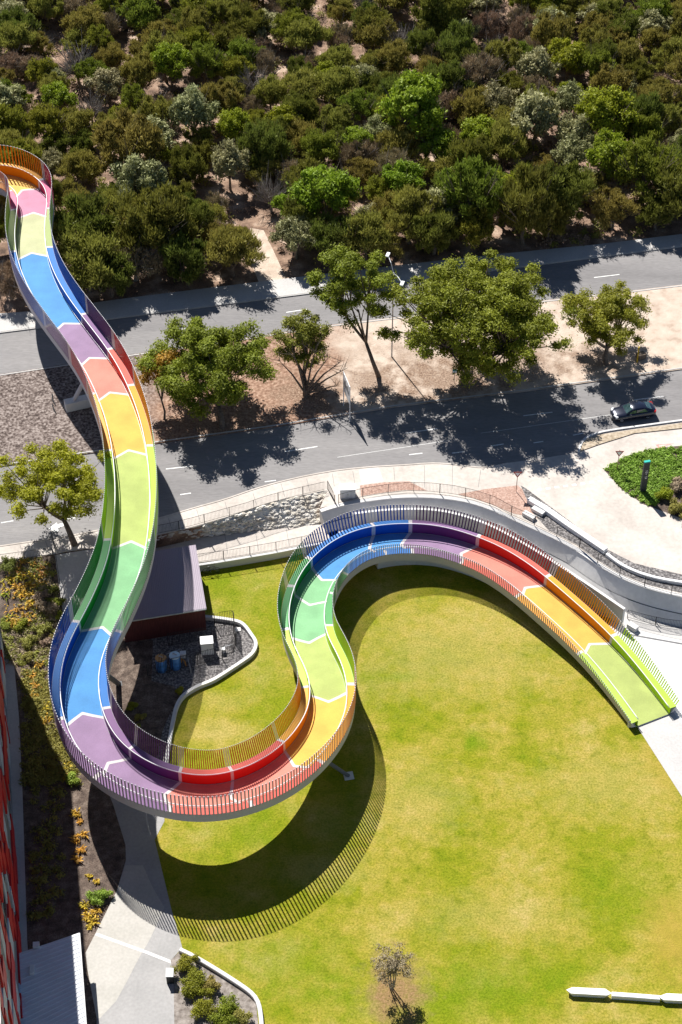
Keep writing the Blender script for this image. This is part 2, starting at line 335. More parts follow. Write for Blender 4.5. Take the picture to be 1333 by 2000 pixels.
# footpaths and driveway south of the lower road
sheet('footpath', sb+edge[1:-1]+[(1700, 1215)], M['concrete'], z=R+.02)
kerb('kerb', sb[8:], R, .15, 1, .06, M['concrete'])
kerb('kerb', [(1700, 775), (1333, 821), (1223, 836), (1170, 844), (1145, 852), (1133, 862), (1129, 884)], R, .22, 1, .17, M['white_con'])
sheet('verge', [(1700, 780), (1333, 826), (1223, 841), (1172, 849), (1148, 857), (1138, 866), (1134, 881), (1170, 868), (1240, 846), (1333, 836), (1700, 795)], mat('dry_verge', [(.3, (.28, .22, .15)), (.7, (.52, .44, .34))], 3, 8, .95, .4, 8), z=R+.10)
sheet('pale_patch', [(702, 918), (740, 913), (750, 940), (708, 946)], M['white_con'], z=R+.026)

# road markings
def strip(mb, a, b, w, z):
    A = Vector(g(a[0], a[1], z)); B = Vector(g(b[0], b[1], z)); d = (B-A).normalized(); n = Vector((-d.y, d.x, 0))*w/2
    mb.face([A-n, B-n, B+n, A+n])
mb = MB(); zl = zr+.006
for a, b in [((331, 647), (373, 640)), ((1161, 542), (1211, 536)), ((560, 610), (600, 604)), ((760, 585), (800, 580)), ((557, 882), (621, 872)), ((325, 916), (378, 910)), ((792, 846), (855, 837)), ((1023, 812), (1080, 805)), ((1240, 781), (1297, 774)),
             ((353, 966), (374, 963)), ((518, 941), (540, 938)), ((800, 888), (826, 885)), ((884, 885), (908, 882)), ((960, 871), (985, 867)), ((1043, 865), (1062, 862)), ((3, 1021), (27, 1017)), ((126, 1014), (150, 1011)), ((52, 959), (70, 956)), ((1120, 850), (1140, 846)), ((-120, 1043), (-90, 1038))]:
    strip(mb, a, b, .13, zl)
for a, b in [((660, 893), (880, 860)), ((940, 846), (1180, 812)), ((1180, 812), (1200, 809))]: strip(mb, a, b, .05, zl)
struct(mb.build('lane_markings', M['line']))
mb = MB()
A = [(92, 1028), (112, 1014), (112, 1019), (127, 1017), (126, 1024), (118, 1025), (112, 1040), (100, 1036), (104, 1028)]
A = [(96, 1032), (112, 1020), (113, 1024), (128, 1020), (126, 1027), (117, 1030), (117, 1037), (108, 1039)]
o = sheet('turn_arrow', A, M['line'], z=zl)
o = sheet('give_way_triangle', [(1281, 868), (1317, 866), (1287, 876)], paint('worn_red_paint', (.60, .30, .28), .8, .2, 4), z=R+.028)
sheet('give_way_triangle_centre', [(1288, 869.2), (1308, 868), (1289, 873.5)], M['concrete'], z=R+.034)
mb = MB()
for i in range(9):
    a = (1050+i*17, 957-i*2.4); strip(mb, a, (a[0]+9, a[1]-1.2), .3, R+.026)
struct(mb.build('give_way_line', M['white_con']))

# ------------------------------------------------------------------ lower level: path, rock slope, trench
LP = .8
def trench_poly():
    top = [(-100, 1140), (215, 1082), (300, 1064), (380, 1051), (500, 1036), (629, 1024)]
    bot = [(594, 1064), (541, 1075), (493, 1083), (440, 1092), (386, 1099), (300, 1112), (150, 1140), (-100, 1190)]
    return [(u, v, LP) for u, v in top], [(u, v, LP) for u, v in bot]
tp, bt = trench_poly()
wallcrest = px_line([(626, 997), (640, 991), (657, 986.5), (680, 982), (710, 977), (750, 971), (792, 968), (835, 968), (875, 971), (905, 975), (930, 981), (966, 994), (1004, 1012), (1040, 1028), (1073, 1043), (1128, 1070), (1163, 1097), (1209, 1124), (1266, 1147), (1333, 1163), (1420, 1178), (1560, 1195)], R, .6, 4)
def trz(x):
    return float(np.interp(x, [-3, 6, 16, 21, 24], [LP, LP, .45, .1, .03]))
T_, N_ = normals2(wallcrest)
inner = [(q[0]-n[0]*3.4, q[1]-n[1]*3.4) for q, n in zip(wallcrest, N_)]
mb = MB()
for i in range(len(wallcrest)-1):
    a, b = wallcrest[i], wallcrest[i+1]; c, d = inner[i+1], inner[i]
    mb.face([(a[0], a[1], trz(a[0])), (d[0], d[1], trz(a[0])), (c[0], c[1], trz(b[0])), (b[0], b[1], trz(b[0]))])
struct(mb.build('sunken_path', M['walk']))
sheet('lower_path', tp+[(660, 1020, LP), (660, 1050, LP)]+bt, M['concrete'])
slope_top = [(u, v, R+.02) for u, v in [(-100, 1116), (215, 1066), (300, 1047), (380, 1029), (425, 1016), (515, 985), (567, 972), (641, 958), (628, 1000)]]
TU = [(-100, 1116), (100, 1085), (215, 1066), (300, 1047), (380, 1029), (425, 1016), (515, 985), (567, 972), (600, 965), (628, 960), (641, 958)]
BU = [(-100, 1140), (100, 1104), (215, 1082), (300, 1064), (380, 1051), (425, 1045), (515, 1034), (567, 1030), (600, 1027), (618, 1025), (629, 1022)]
mb = MB(); ta = [g(u, v, R+.02) for u, v in TU]; ba = [g(u, v, LP+.005) for u, v in BU]
for k in range(len(ta)-1):
    for q_ in range(4):
        f0, f1 = q_/4, (q_+1)/4; L_ = lambda a, b, f: tuple(a[i]+(b[i]-a[i])*f for i in range(3))
        mb.face([L_(ta[k], ba[k], f1), L_(ta[k+1], ba[k+1], f1), L_(ta[k+1], ba[k+1], f0), L_(ta[k], ba[k], f0)])
struct(mb.build('rock_bank', M['rock']))

# curved outer retaining wall (battered face, coping)
mb = MB()
hgt = [R+.06-trz(q[0]) for q in wallcrest]
b0 = len(mb.v); k = len(wallcrest)
for q, n, h in zip(wallcrest, N_, hgt):
    zb = trz(q[0])-.1; zt = R+.07; zm = zb+(zt-zb)*.42
    for o_, z_ in ((.12, zb), (.12, zt), (-.32, zt), (-.32, zt-.10), (-.28, zt-.11), (-.98, zm+.02), (-1.03, zm), (-1.08, zm-.02), (-1.75, zb)):
        mb.v.append((q[0]+n[0]*o_, q[1]+n[1]*o_, z_))
for i in range(k-1):
    for j in range(9):
        j2 = (j+1) % 9; mb.f.append((b0+i*9+j, b0+(i+1)*9+j, b0+(i+1)*9+j2, b0+i*9+j2)); mb.m.append(1 if j == 1 else (2 if j in (3, 5, 6) else 0))
mb.f.append(tuple(b0+j for j in range(9))); mb.m.append(0); mb.f.append(tuple(b0+(k-1)*9+j for j in range(9))[::-1]); mb.m.append(0)
M['joint_and_shade'] = paint('dark_joint_and_pier_shade', (.16, .16, .165), .9, .1, 2)  # dark wall and paving joints; also the shade painted on the piers
tag(mb.build('retaining_wall', [M['wall_con'], M['white_con'], M['joint_and_shade']]), 'long curved pale concrete retaining wall holding up the road behind the ramp', 'wall')
# inner wall beside the ramp
iw = px_line([(690, 1003), (740, 996), (800, 993), (850, 994), (900, 1004), (960, 1025), (1020, 1058), (1080, 1095), (1140, 1134), (1180, 1161), (1221, 1189)], 2.35, .6, 4)
mb = MB(); sweep(mb, iw, [(-.14, -2.5), (.14, -2.5), (.14, 0), (-.14, 0)])
tag(mb.build('barrier_wall', M['white_con']), 'bright white free-standing wall between the ramp and the sunken path', 'wall')
# left low retaining wall between lower path and lawn
lw = px_line([(386, 1103), (440, 1095), (493, 1086), (541, 1078), (594, 1067), (650, 1056)], LP+.05, .8, 2)
mb = MB(); sweep(mb, lw, [(-.15, -.95), (.15, -.95), (.15, 0), (-.15, 0)])
tag(mb.build('low_wall', M['white_con']), 'low white wall along the lawn beneath the black path fence, bicycle beside it', 'wall')

# white paving and path at the right
sheet('white_paving', [(1200, 1196), (1240, 1226), (1333, 1242), (1600, 1290), (1600, 1750), (1333, 1555), (1310, 1385), (1280, 1340), (1190, 1225)], paint('bleached_paving', (.62, .61, .60), .8, .03, .5), z=.012)
sheet('exit_path', [(1246, 1420), (1312, 1386), (1345, 1430), (1500, 1640), (1600, 1900), (1400, 1660), (1333, 1556)], M['walk'], z=.018)
sheet('paving_joint', [(1226, 1237), (1333, 1256), (1600, 1312), (1600, 1316), (1333, 1259), (1226, 1240)], M['joint_and_shade'], z=.02)

mb = MB()
for a, b in [((330, 1012), (336, 1032)), ((385, 995), (392, 1020)), ((440, 980), (447, 1003)), ((495, 963), (502, 986)), ((550, 945), (557, 970)), ((600, 935), (606, 960)), ((650, 925), (654, 950)), ((690, 920), (694, 944)), ((770, 913), (772, 938)), ((830, 909), (830, 952)), ((885, 910), (884, 955)), ((940, 918), (935, 952)), ((40, 1064), (46, 1088)), ((90, 1056), (97, 1080)), ((150, 1048), (157, 1070)), ((440, 1044), (446, 1083)), ((500, 1038), (506, 1076)), ((560, 1032), (566, 1066))]:
    strip(mb, a, b, .035, R+.024 if a[1] < 1030 or a[0] < 200 else LP+.008)
struct(mb.build('paving_joints', M['joint_and_shade']))
# bottom left: path, beds
M['path2'] = mat('light_path', [(.3, (.40, .385, .35)), (.7, (.47, .45, .415))], .35, 8, .85, fine=(4, .08))
M['path3'] = mat('grey_path', [(.3, (.31, .305, .30)), (.7, (.37, .36, .355))], .35, 8, .85, fine=(4, .08))
sheet('bed_soil', [(20, 1230), (235, 1230), (230, 1580), (262, 1680), (245, 1745), (205, 1795), (172, 1865), (176, 1895), (194, 1990), (184, 2250), (-200, 2250), (-200, 1230)], M['mulch'], z=.008)
sheet('path', [(120, 1170), (215, 1110), (330, 1120), (330, 1300), (322, 1604), (303, 1640), (336, 1777), (351, 1828), (357, 1851), (336, 1874), (345, 1903), (345, 2250), (180, 2250), (190, 1990), (172, 1895), (168, 1861), (202, 1794), (229, 1740), (247, 1680), (246, 1650), (222, 1571), (150, 1400)], M['path3'], z=.014)
arc = [(309, 1803), (292, 1838), (272, 1872), (250, 1915), (228, 1955), (196, 1989)]
sheet('light_path', [(190, 1989), (172, 1895), (168, 1861), (202, 1794), (229, 1740), (246, 1690), (280, 1690), (300, 1735), (322, 1772)]+arc, M['path2'], z=.020)
mb = MB()
for a, b in [((188, 1824), (290, 1861)), ((290, 1861), (338, 1880))]: strip(mb, a, b, .28, .026)
struct(mb.build('white_joint', M['white_con']))
# sloping garden in the upper left, walkway beside it
sheet('garden_slope', [(-200, 1130, R+.03), (0, 1096, R+.03), (108, 1084, R+.03), (116, 1140, 1.5), (124, 1200, .5), (126, 1262, .03), (-200, 1300, .03)], M['mulch'])
sheet('ramp_walkway', [(108, 1084, R+.035), (215, 1067, R+.035), (214, 1120, 1.6), (200, 1230, .03), (128, 1262, .035), (124, 1200, .51), (116, 1140, 1.51)], M['walk'])
# yard
kw = [(400, 1203), (430, 1206), (472, 1213), (484, 1226), (493, 1241), (501, 1249), (502, 1260), (495, 1276), (470, 1293), (432, 1318), (410, 1331), (394, 1335), (372, 1347), (357, 1357), (346, 1375), (341, 1395), (335, 1425), (331, 1450), (324, 1500), (318, 1550)]
sheet('yard_gravel', kw+[(300, 1560), (190, 1500), (190, 1200)], M['gravel'], z=.030)
sheet('yard_soil', [(200, 1235), (300, 1250), (297, 1330), (340, 1340), (355, 1356), (330, 1400), (318, 1430), (290, 1560), (190, 1500)], M['mulch'], z=.036)
kq = px_line(kw, .42, .4, 2); mb = MB(); sweep(mb, kq, [(-.16, -.45), (.16, -.45), (.16, 0), (-.16, 0)])
tag(mb.build('yard_kerb', M['white_con']), 'winding white kerb wall round the equipment yard on the lawn', 'wall')
# brick strips, gravel near the crest
sheet('red_paving', [(704, 948), (752, 942), (800, 940), (835, 958), (792, 957), (750, 962), (706, 969)], M['brick'], z=R+.030)
sheet('red_paving', [(895, 965), (950, 955), (1012, 948), (1045, 975), (1062, 1000), (1100, 1036), (1050, 1012), (1004, 1003), (960, 985), (925, 973)], M['brick'], z=R+.030)
sheet('gravel_strip', [(1018, 948), (1030, 955), (1130, 1030), (1185, 1072), (1240, 1100), (1333, 1122), (1600, 1150), (1600, 1200), (1333, 1158), (1266, 1142), (1209, 1119), (1165, 1092), (1128, 1063), (1073, 1036), (1040, 1000)], M['gravel'], z=R+.034)

# ------------------------------------------------------------------ the rainbow footbridge
CP = [(1277,1406),(1224,1335),(1160,1262),(1091,1202),(1050,1166),(1005,1130),(955,1101),(904,1081),(850,1065),(793,1062),(735,1066),(687,1081),(645,1111),(613,1151),(596,1208),(602,1257),(616,1286),(634,1317),(643.5,1352),(644,1388),(634,1424),(602,1476),(541,1527),(468,1557),(399,1568),(326.5,1557),(262,1532),(199,1487),(166,1425),(156,1368),(160,1322),(169,1290),(183,1258),(200,1228),(215,1198),(237,1148),(252.7,1098),(260.7,1035),(263,972),(258,909),(247,846),(225,784),(195,722),(148,662),(90,587),(65,521),(60,480),(62.5,440),(69,408),(64,381),(27,360),(0,353),(-40,356),(-90,374)]
DS = .25
ZS = np.arange(0, 400, 1.); ZV = np.interp(ZS, [0, 15, 30, 45, 55, 65, 75, 85, 95, 105, 120, 150, 190, 400], [.15, .7, 1.35, 2.2, 2.9, 3.8, 5.2, 6.5, 7.4, 7.9, 8.5, 9.4, 10.0, 10.0])
_k = np.hanning(17); _k /= _k.sum(); ZV = np.r_[ZV[:8], np.convolve(ZV, _k, 'valid'), ZV[-8:]]
def deck_z(s): return np.interp(s, ZS, ZV)
ca = np.array(CP, float); ti = np.linspace(0, len(ca)-1, 2400)
U = np.interp(ti, np.arange(len(ca)), ca[:, 0]); V = np.interp(ti, np.arange(len(ca)), ca[:, 1])
def sm1(a, h):
    k = np.hanning(2*h+3)[1:-1]; k /= k.sum()
    return np.convolve(np.r_[2*a[0]-a[h:0:-1], a, 2*a[-1]-a[-2:-h-2:-1]], k, 'valid')
U = sm1(U, 60); V = sm1(V, 60); Z = np.full(len(U), 4.)
for _ in range(8):
    XY = np.array([g(u, v, z) for u, v, z in zip(U, V, Z)]); S = np.r_[0, np.cumsum(np.hypot(*np.diff(XY[:, :2], axis=0).T))]; Z = deck_z(S)
LEN = S[-1]; SS = np.arange(0, LEN, DS)
BX = sm1(np.interp(SS, S, XY[:, 0]), 7); BY = sm1(np.interp(SS, S, XY[:, 1]), 7)
SS = np.r_[0, np.cumsum(np.hypot(np.diff(BX), np.diff(BY)))]; LEN = SS[-1]
BZ = deck_z(SS)
_T = np.stack([np.gradient(BX), np.gradient(BY)], 1); _T /= np.linalg.norm(_T, axis=1)[:, None]
def bp(s, off, h):
    """point on the bridge: distance s along it, off metres to the left of the centre, h above the deck"""
    if h > .1: h *= float(np.interp(s, [0, 10, 24], [.62, .85, 1.]))
    x = np.interp(s, SS, BX); y = np.interp(s, SS, BY); z = float(deck_z(s))
    tx = np.interp(s, SS, _T[:, 0]); ty = np.interp(s, SS, _T[:, 1]); l = math.hypot(tx, ty)
    return (x-ty/l*off, y+tx/l*off, z+h)
def s_of(u, v):
    best = min(range(len(SS)), key=lambda i: (U2[i]-u)**2+(V2[i]-v)**2); return SS[best]
def proj(X, Y, Zz):
    dz = Zz-CH; z = Y*math.cos(TH)-dz*math.sin(TH); up = Y*math.sin(TH)+dz*math.cos(TH); return CX+F*X/z, CY-F*up/z
pp = [proj(x, y, z) for x, y, z in zip(BX, BY, BZ)]; U2 = [p[0] for p in pp]; V2 = [p[1] for p in pp]
bounds = [s_of(*p) for p in [(1160,1263),(1035,1152),(912,1073),(792,1057),(729,1066),(632,1123),(604,1172),(603,1250),(646,1362),(581,1487),(458,1545),(338,1545),(220,1495),(162,1403),(195,1233),(252,1064),(261,883),(227,770),(181,703),(130,636),(64,499),(66,421),(56,366)]]
HW, LG = 1.68, .68                                       # half deck, ledge width
pal = {  # deck paint, saturated panel and blade paint
 'lime': ((.345,.405,.12),(.42,.66,.0)), 'orange': ((.64,.37,.07),(.68,.26,.0)), 'coral': ((.64,.205,.155),(.60,.018,.012)), 'purple': ((.27,.175,.29),(.12,.028,.16)),
 'blue': ((.065,.24,.50),(.0,.085,.42)), 'green': ((.19,.40,.20),(.0,.24,.025)), 'pale lime': ((.42,.43,.25),(.20,.32,.03)), 'pink': ((.44,.20,.29),(.48,.01,.10)), 'yellow orange': ((.66,.42,.10),(.68,.22,.0))}
seq = ['lime','orange','coral','purple','blue','blue','green','green','lime','orange','coral','coral','purple','purple','blue','green','lime','orange','coral','purple','blue','pale lime','pink','yellow orange']
DM = {k: paint(k.replace(' ', '_')+'_deck_paint', v[0], .75, .10, .5) for k, v in pal.items()}
SM = {k: paint(k.replace(' ', '_')+'_panel_paint', v[1], .5, .03, .5) for k, v in pal.items()}
EM = {k: paint(k.replace(' ', '_')+'_ledge_paint', tuple(.55*a+.45*b for a, b in zip(*v)), .6, .03, .5) for k, v in pal.items()}
M['stripe'] = paint('pale_stripe_paint', (.58, .54, .53), .7, .04, 1)
M['blade'] = paint('blade_grey_paint', (.50, .49, .52), .45, .04, 2)
M['beam'] = paint('beam_paint', (.52, .51, .55), .5, .05, .3)
M['rail'] = paint('white_rail_paint', (.82, .82, .83), .35, .03, 2, spec=.5)
bridge = thing('footbridge', (0, 0, 0), 'winding rainbow-coloured footbridge with tall blade screens crossing lawn and roads', 'footbridge')
def vee(t): return .98*(1-abs(t)/HW)-.5                 # the joints point forward along the walk
bb = [-0.0]+bounds+[LEN-.3]
fin_sect = []
for i, name in enumerate(seq):
    if i+1 >= len(bb): break
    a, b = bb[i], bb[i+1]; n = max(2, int((b-a)/.35)); ts = np.linspace(-HW, HW, 9)
    mb = MB(); grid = []
    for k in range(n+1):
        f = k/n; row = []
        for t in ts:
            sa = a+(vee(t) if i > 0 else 0); sb_ = b+(vee(t) if i < len(seq)-1 else 0)
            row.append(bp(sa+(sb_-sa)*f, t, 0.0))
        grid.append(row)
    i0 = 0; mb.v = [p for r in grid for p in r]
    for k in range(n):
        for j in range(8):
            q = k*9+j; mb.f.append((q, q+1, q+10, q+9)[::-1]); mb.m.append(0)
    o = mb.build('deck_panel', DM[name], bridge); o['label'] = name+' painted deck section'
    for side in (1, -1):                                 # upstand panel with its sloping ledge
        a2 = a-(.5 if i > 0 else 0); b2 = b-.5; n = max(2, int((b2-a2)/.3)); mb = MB(); prof = [(HW, -.02), (HW+.04, 1.16), (HW+.10, 1.20), (HW+LG, 1.12), (HW+LG, 1.06), (HW+.10, 1.12), (HW+.10, -.02)]
        for k in range(n+1):
            for (of, h) in prof: mb.v.append(bp(a2+(b2-a2)*k/n, of*side, h))
        for k in range(n):
            for j in range(7):
                j2 = (j+1) % 7; q = (k*7+j, k*7+j2, (k+1)*7+j2, (k+1)*7+j); mb.f.append(q if side < 0 else q[::-1]); mb.m.append(1 if j in (1, 2) else 0)
        o = mb.build('side_panel', [SM[name], EM[name]], bridge); o['label'] = name+' side panel'
for sbd in bounds:                                       # pale chevron: across the deck, up both panels and over the ledges
    mb = MB(); ts = [-HW, -HW/2, -.06, .06, HW/2, HW]; w = .16
    for j in range(5):
        t0, t1 = ts[j], ts[j+1]
        mb.face([bp(sbd+vee(t0)-w, t0, .006), bp(sbd+vee(t0)+w, t0, .006), bp(sbd+vee(t1)+w, t1, .006), bp(sbd+vee(t1)-w, t1, .006)][::-1])
    for side in (1, -1):
        pr = [(HW-.006, .0), (HW+.034, 1.162), (HW+.098, 1.206), (HW+LG, 1.126)]
        for (o0, h0), (o1, h1) in zip(pr[:-1], pr[1:]):
            f = [bp(sbd-.5-w, o0*side, h0), bp(sbd-.5+w, o0*side, h0), bp(sbd-.5+w, o1*side, h1), bp(sbd-.5-w, o1*side, h1)]
            mb.face(f if side < 0 else f[::-1])
    mb.build('chevron', M['stripe'], bridge)
# beam below the deck
mb = MB(); prof = [(-HW-LG-.02, 1.11), (-HW-LG-.02, .18), (-1.4, -.75), (1.4, -.75), (HW+LG+.02, .18), (HW+LG+.02, 1.11), (HW+LG-.06, 1.05), (HW+.12, -.03), (-HW-.12, -.03), (-HW-LG+.06, 1.05)]
n = len(SS)
for k in range(0, n, 2):
    for (of, h) in prof:
        s_ = SS[k]; mb.v.append(bp(s_, of, h if deck_z(s_)+h > .02 else .02-float(deck_z(s_))))
rows = len(range(0, n, 2))
for k in range(rows-1):
    for j in range(10):
        j2 = (j+1) % 10; mb.f.append((k*10+j, k*10+j2, (k+1)*10+j2, (k+1)*10+j)); mb.m.append(0)
mb.f.append(tuple(range(10))); mb.m.append(0)
mb.build('beam', M['beam'], bridge)
# handrails on stanchions
for side in (1, -1):
    mb = MB(); mb.tube([bp(s, (HW-.04)*side, 1.30) for s in np.arange(.1, LEN-.6, .4)], .045, 6)
    for s in np.arange(1, LEN-1, 2.0): mb.tube([bp(s, (HW+.03)*side, 1.12), bp(s, (HW-.04)*side, 1.28)], .016, 4)
    mb.build('handrail', M['rail'], bridge, smooth=True)
    mb = MB(); mb.tube([bp(s, (HW-.05)*side, .02) for s in np.arange(.1, LEN-.6, .5)], .018, 5); mb.build('drain_edge', M['grey_metal'], bridge)
# blades
def near_h(s): return float(np.interp(s, [0, 8, 18, 28, 40, 55, 68, 400], [.35, .8, 1.35, 1.1, 1.6, 2.2, 2.4, 2.4]))
def far_h(s): return float(np.interp(s, [0, 4, 12, 20, 30, 45, 60, 75, 85, 95, 400], [.8, 1.2, 1.6, 1.55, 1.35, 1.9, 2.0, 1.8, 2.1, 2.4, 2.4]))
def lean(s, side): return 0. if side > 0 else float(np.interp(s, [0, 12, 30, 40, 46, 60, 68, 78, 86, 95, 400], [.3, .5, .72, .5, .25, .25, .5, .55, .35, 0, 0]))
BM = {k: paint(k.replace(' ', '_')+'_blade_paint', tuple(c*{'coral': .75, 'purple': .85}.get(k, .9) for c in v[1]), .5, .04, .5) for k, v in pal.items()}
mats_f = [M['blade'], M['stripe']]+[BM[k] for k in pal]; keyix = {k: i+2 for i, k in enumerate(pal)}
def blade_geo(mb, s, side):
    H_ = near_h(s) if side > 0 else far_h(s)
    if (LEN-s) < 1: return
    idx = sum(1 for q in bounds if q-.5 < s); ci = keyix[seq[min(idx, len(seq)-1)]]
    if min(abs(s-(q-.5)) for q in bounds) < .34: ci = 1
    base = len(mb.v); w = .050; o0, o1, o2 = HW+LG+.025, HW+LG+.058, HW+LG+.074
    for h in (1.02, 1.12+H_):
        for (ds, of) in ((-w, o0), (w, o0), (w, o1), (w, o2), (-w, o2), (-w, o1)): mb.v.append(bp(s+ds, (of+(lean(s, side) if h > 1.5 else 0))*side, h))
    for j, mi in zip(range(6), (ci, ci, ci, 0, ci, ci)):
        j2 = (j+1) % 6; q = (base+j, base+j2, base+6+j2, base+6+j); mb.f.append(q if side > 0 else q[::-1]); mb.m.append(mi)
    q = tuple(base+6+j for j in range(6)); mb.f.append(q if side > 0 else q[::-1]); mb.m.append(0 if ci != 1 else 1)
FS = .265; cnt = 0; rest = MB()
for k in range(int((LEN-1)/FS)):
    s = .2+k*FS
    for side in (1, -1):
        if 66 <= s < 78.5:                               # the ones that show largest: bottom of the big loop
            one = MB(); blade_geo(one, s, side); one.build('blade', mats_f, bridge); cnt += 1
        else: blade_geo(rest, s, side)
o = rest.build('blades', mats_f, bridge); o['kind'] = 'stuff'
mb = MB()
for side in (1, -1):                                     # thin top cable that ties the blades
    hh = near_h if side > 0 else far_h
    mb.tube([bp(s, (HW+LG+.09+lean(s, side)*.97)*side, 1.12+hh(s)-.05) for s in np.arange(.3, LEN-1.2, .5)], .012, 4)
mb.build('top_rail', M['grey_metal'], bridge)
# end of the ramp: solid abutment under the first part
mb = MB(); ab = [q for q in np.arange(.6, s_of(722, 1066), .5)]
Q = np.array([bp(s, 0, 0) for s in ab]); b0 = 0
for q, s in zip(Q, ab):
    for of in (-1.35, 1.35):
        p = bp(s, of, 0); zt = max(.03, p[2]-.7); mb.v += [(p[0], p[1], -.1), (p[0], p[1], zt)]
for k in range(len(ab)-1):
    a = k*4; mb.f += [(a+2, a+6, a+7, a+3), (a, a+1, a+5, a+4)]; mb.m += [0, 0]
e = (len(ab)-1)*4; mb.f.append((e, e+1, e+3, e+2)); mb.m.append(0)
mb.build('abutment', M['wall_con'], bridge)
for side in (1, -1):
    mb = MB(); p = bp(.35, (HW+.45)*side, 0); mb.box((p[0], p[1], .36), (.66, .22, .72), math.atan2(_T[0][1], _T[0][0])+math.pi/2)
    mb.build('end_post', M['wall_con'], bridge)
# piers
def pier(s, off, gx, ground, foot=(1.0, 1.0, .25), r=.28):
    p = bp(s, off, -.9); mb = MB(); q = Vector(gx)
    mb.tube([(q.x, q.y, ground+foot[2]-.05), (p[0], p[1], p[2])], [r, r*1.15], 12)
    o = mb.build('pier', M['joint_and_shade'], bridge, smooth=True)  # dark tone puts the bridge's shade into the colour of pier and footing
    f = MB(); f.box((q.x, q.y, ground+foot[2]/2), foot, .2); f.build('footing', M['joint_and_shade'] if r > .2 else M['white_con'], o)
sp = s_of(610, 1455); bx = bp(sp, 0, 0); gb = g(682, 1516, 0)
pier(sp, .2, (gb[0], gb[1], 0), 0, (.85, .85, .08), .17)
sp = s_of(176, 1285); gb = g(233, 1336, 0); pier(sp, -.2, (gb[0], gb[1], 0), 0, (.6, .6, .05), .24)
sp = s_of(195, 702); ga = g(133, 787, R+1.0); gc = g(215, 768, R+1.0)
mb = MB(); A_ = Vector(ga); B_ = Vector(gc); d = (B_-A_).normalized(); ang = math.atan2(d.y, d.x); c_ = (A_+B_)/2
for t in (.06, .80):
    q = A_.lerp(B_, t); p = bp(sp, .5 if t < .5 else -.5, -.9); q = A_+(B_-A_)*(.14 if t < .5 else .75)
    mb.tube([(q.x, q.y, R+1.1), (p[0], p[1], p[2])], [.22, .26], 10)
po = mb.build('pier', M['beam'], bridge)
f = MB(); f.box((c_.x, c_.y, R+.6), ((B_-A_).length+.6, .95, 1.2), ang); f.build('footing', M['white_con'], po)
for sq, r_ in ((s_of(70, 440), .3),):
    p = bp(sq, 0, 0); pier(sq, 0, (p[0], p[1], 0), R, (1.2, 1.2, .25), r_)
sp = s_of(262, 905)

# ------------------------------------------------------------------ foliage tools
def leaves_mesh(name, cents, rads, per, size, mt, flat=.7, up=.35, seed=0, aspect=1.6, fill=.45, streak=0.):
    """many small leaf faces spread through clumps; cents (n,3), rads (n,)"""
    r_ = np.random.default_rng(seed); cents = np.asarray(cents, float); rads = np.asarray(rads, float)
    n = len(cents); per = np.asarray(per if np.ndim(per) else [per]*n, int); idx = np.repeat(np.arange(n), per); m = len(idx)
    d = r_.normal(size=(m, 3)); d[:, 2] += up*1.2; d /= np.linalg.norm(d, axis=1)[:, None]
    rr = r_.random(m)**fill*(1+.22*r_.normal(size=m))
    pos = cents[idx]+d*(rads[idx]*rr)[:, None]*np.array([1, 1, flat])
    nrm = d*.7+r_.normal(size=(m, 3))*.6+np.array([0, 0, .45]); nrm /= np.linalg.norm(nrm, axis=1)[:, None]
    a = np.cross(nrm, r_.normal(size=(m, 3)))*(1-streak)+streak*2.2*(d*.6+np.array([0, 0, .9])+.35*r_.normal(size=(m, 3))); a /= np.linalg.norm(a, axis=1)[:, None]; b = np.cross(nrm, a); b /= np.linalg.norm(b, axis=1)[:, None]+1e-6
    s = size*(.6+.8*r_.random(m)); A = a*(s*aspect/2)[:, None]; B = b*(s/aspect*.7)[:, None]
    v = np.stack([pos-A, pos+B*.9, pos+A, pos-B*.9], 1).reshape(-1, 3)
    me = bpy.data.meshes.new(name); me.vertices.add(m*4); me.vertices.foreach_set('co', v.ravel().astype(np.float32))
    me.loops.add(m*4); me.loops.foreach_set('vertex_index', np.arange(m*4, dtype=np.int32))
    me.polygons.add(m); me.polygons.foreach_set('loop_start', np.arange(0, m*4, 4, dtype=np.int32))
    at = me.attributes.new('leaf', 'FLOAT', 'POINT')
    cv = r_.random(n)[idx]*.6+r_.random(m)*.4
    at.data.foreach_set('value', np.repeat(cv, 4).astype(np.float32))
    me.materials.append(mt); me.update(calc_edges=True); return me
def crown_pts(r_, n, rx, ry, rz, hollow=.55, low=-.5):
    out = []
    while len(out) < n:
        d = r_.normal(size=3); d /= np.linalg.norm(d)
        if d[2] < low: continue
        k = (hollow+(1-hollow)*r_.random()) if r_.random() < .8 else r_.random()*.6
        bump = 1+.18*math.sin(3*math.atan2(d[1], d[0])+rx)+.1*r_.normal(); bump = min(bump, 1.12)
        out.append((d[0]*rx*k*bump, d[1]*ry*k*bump, d[2]*rz*k))
    return np.array(out)
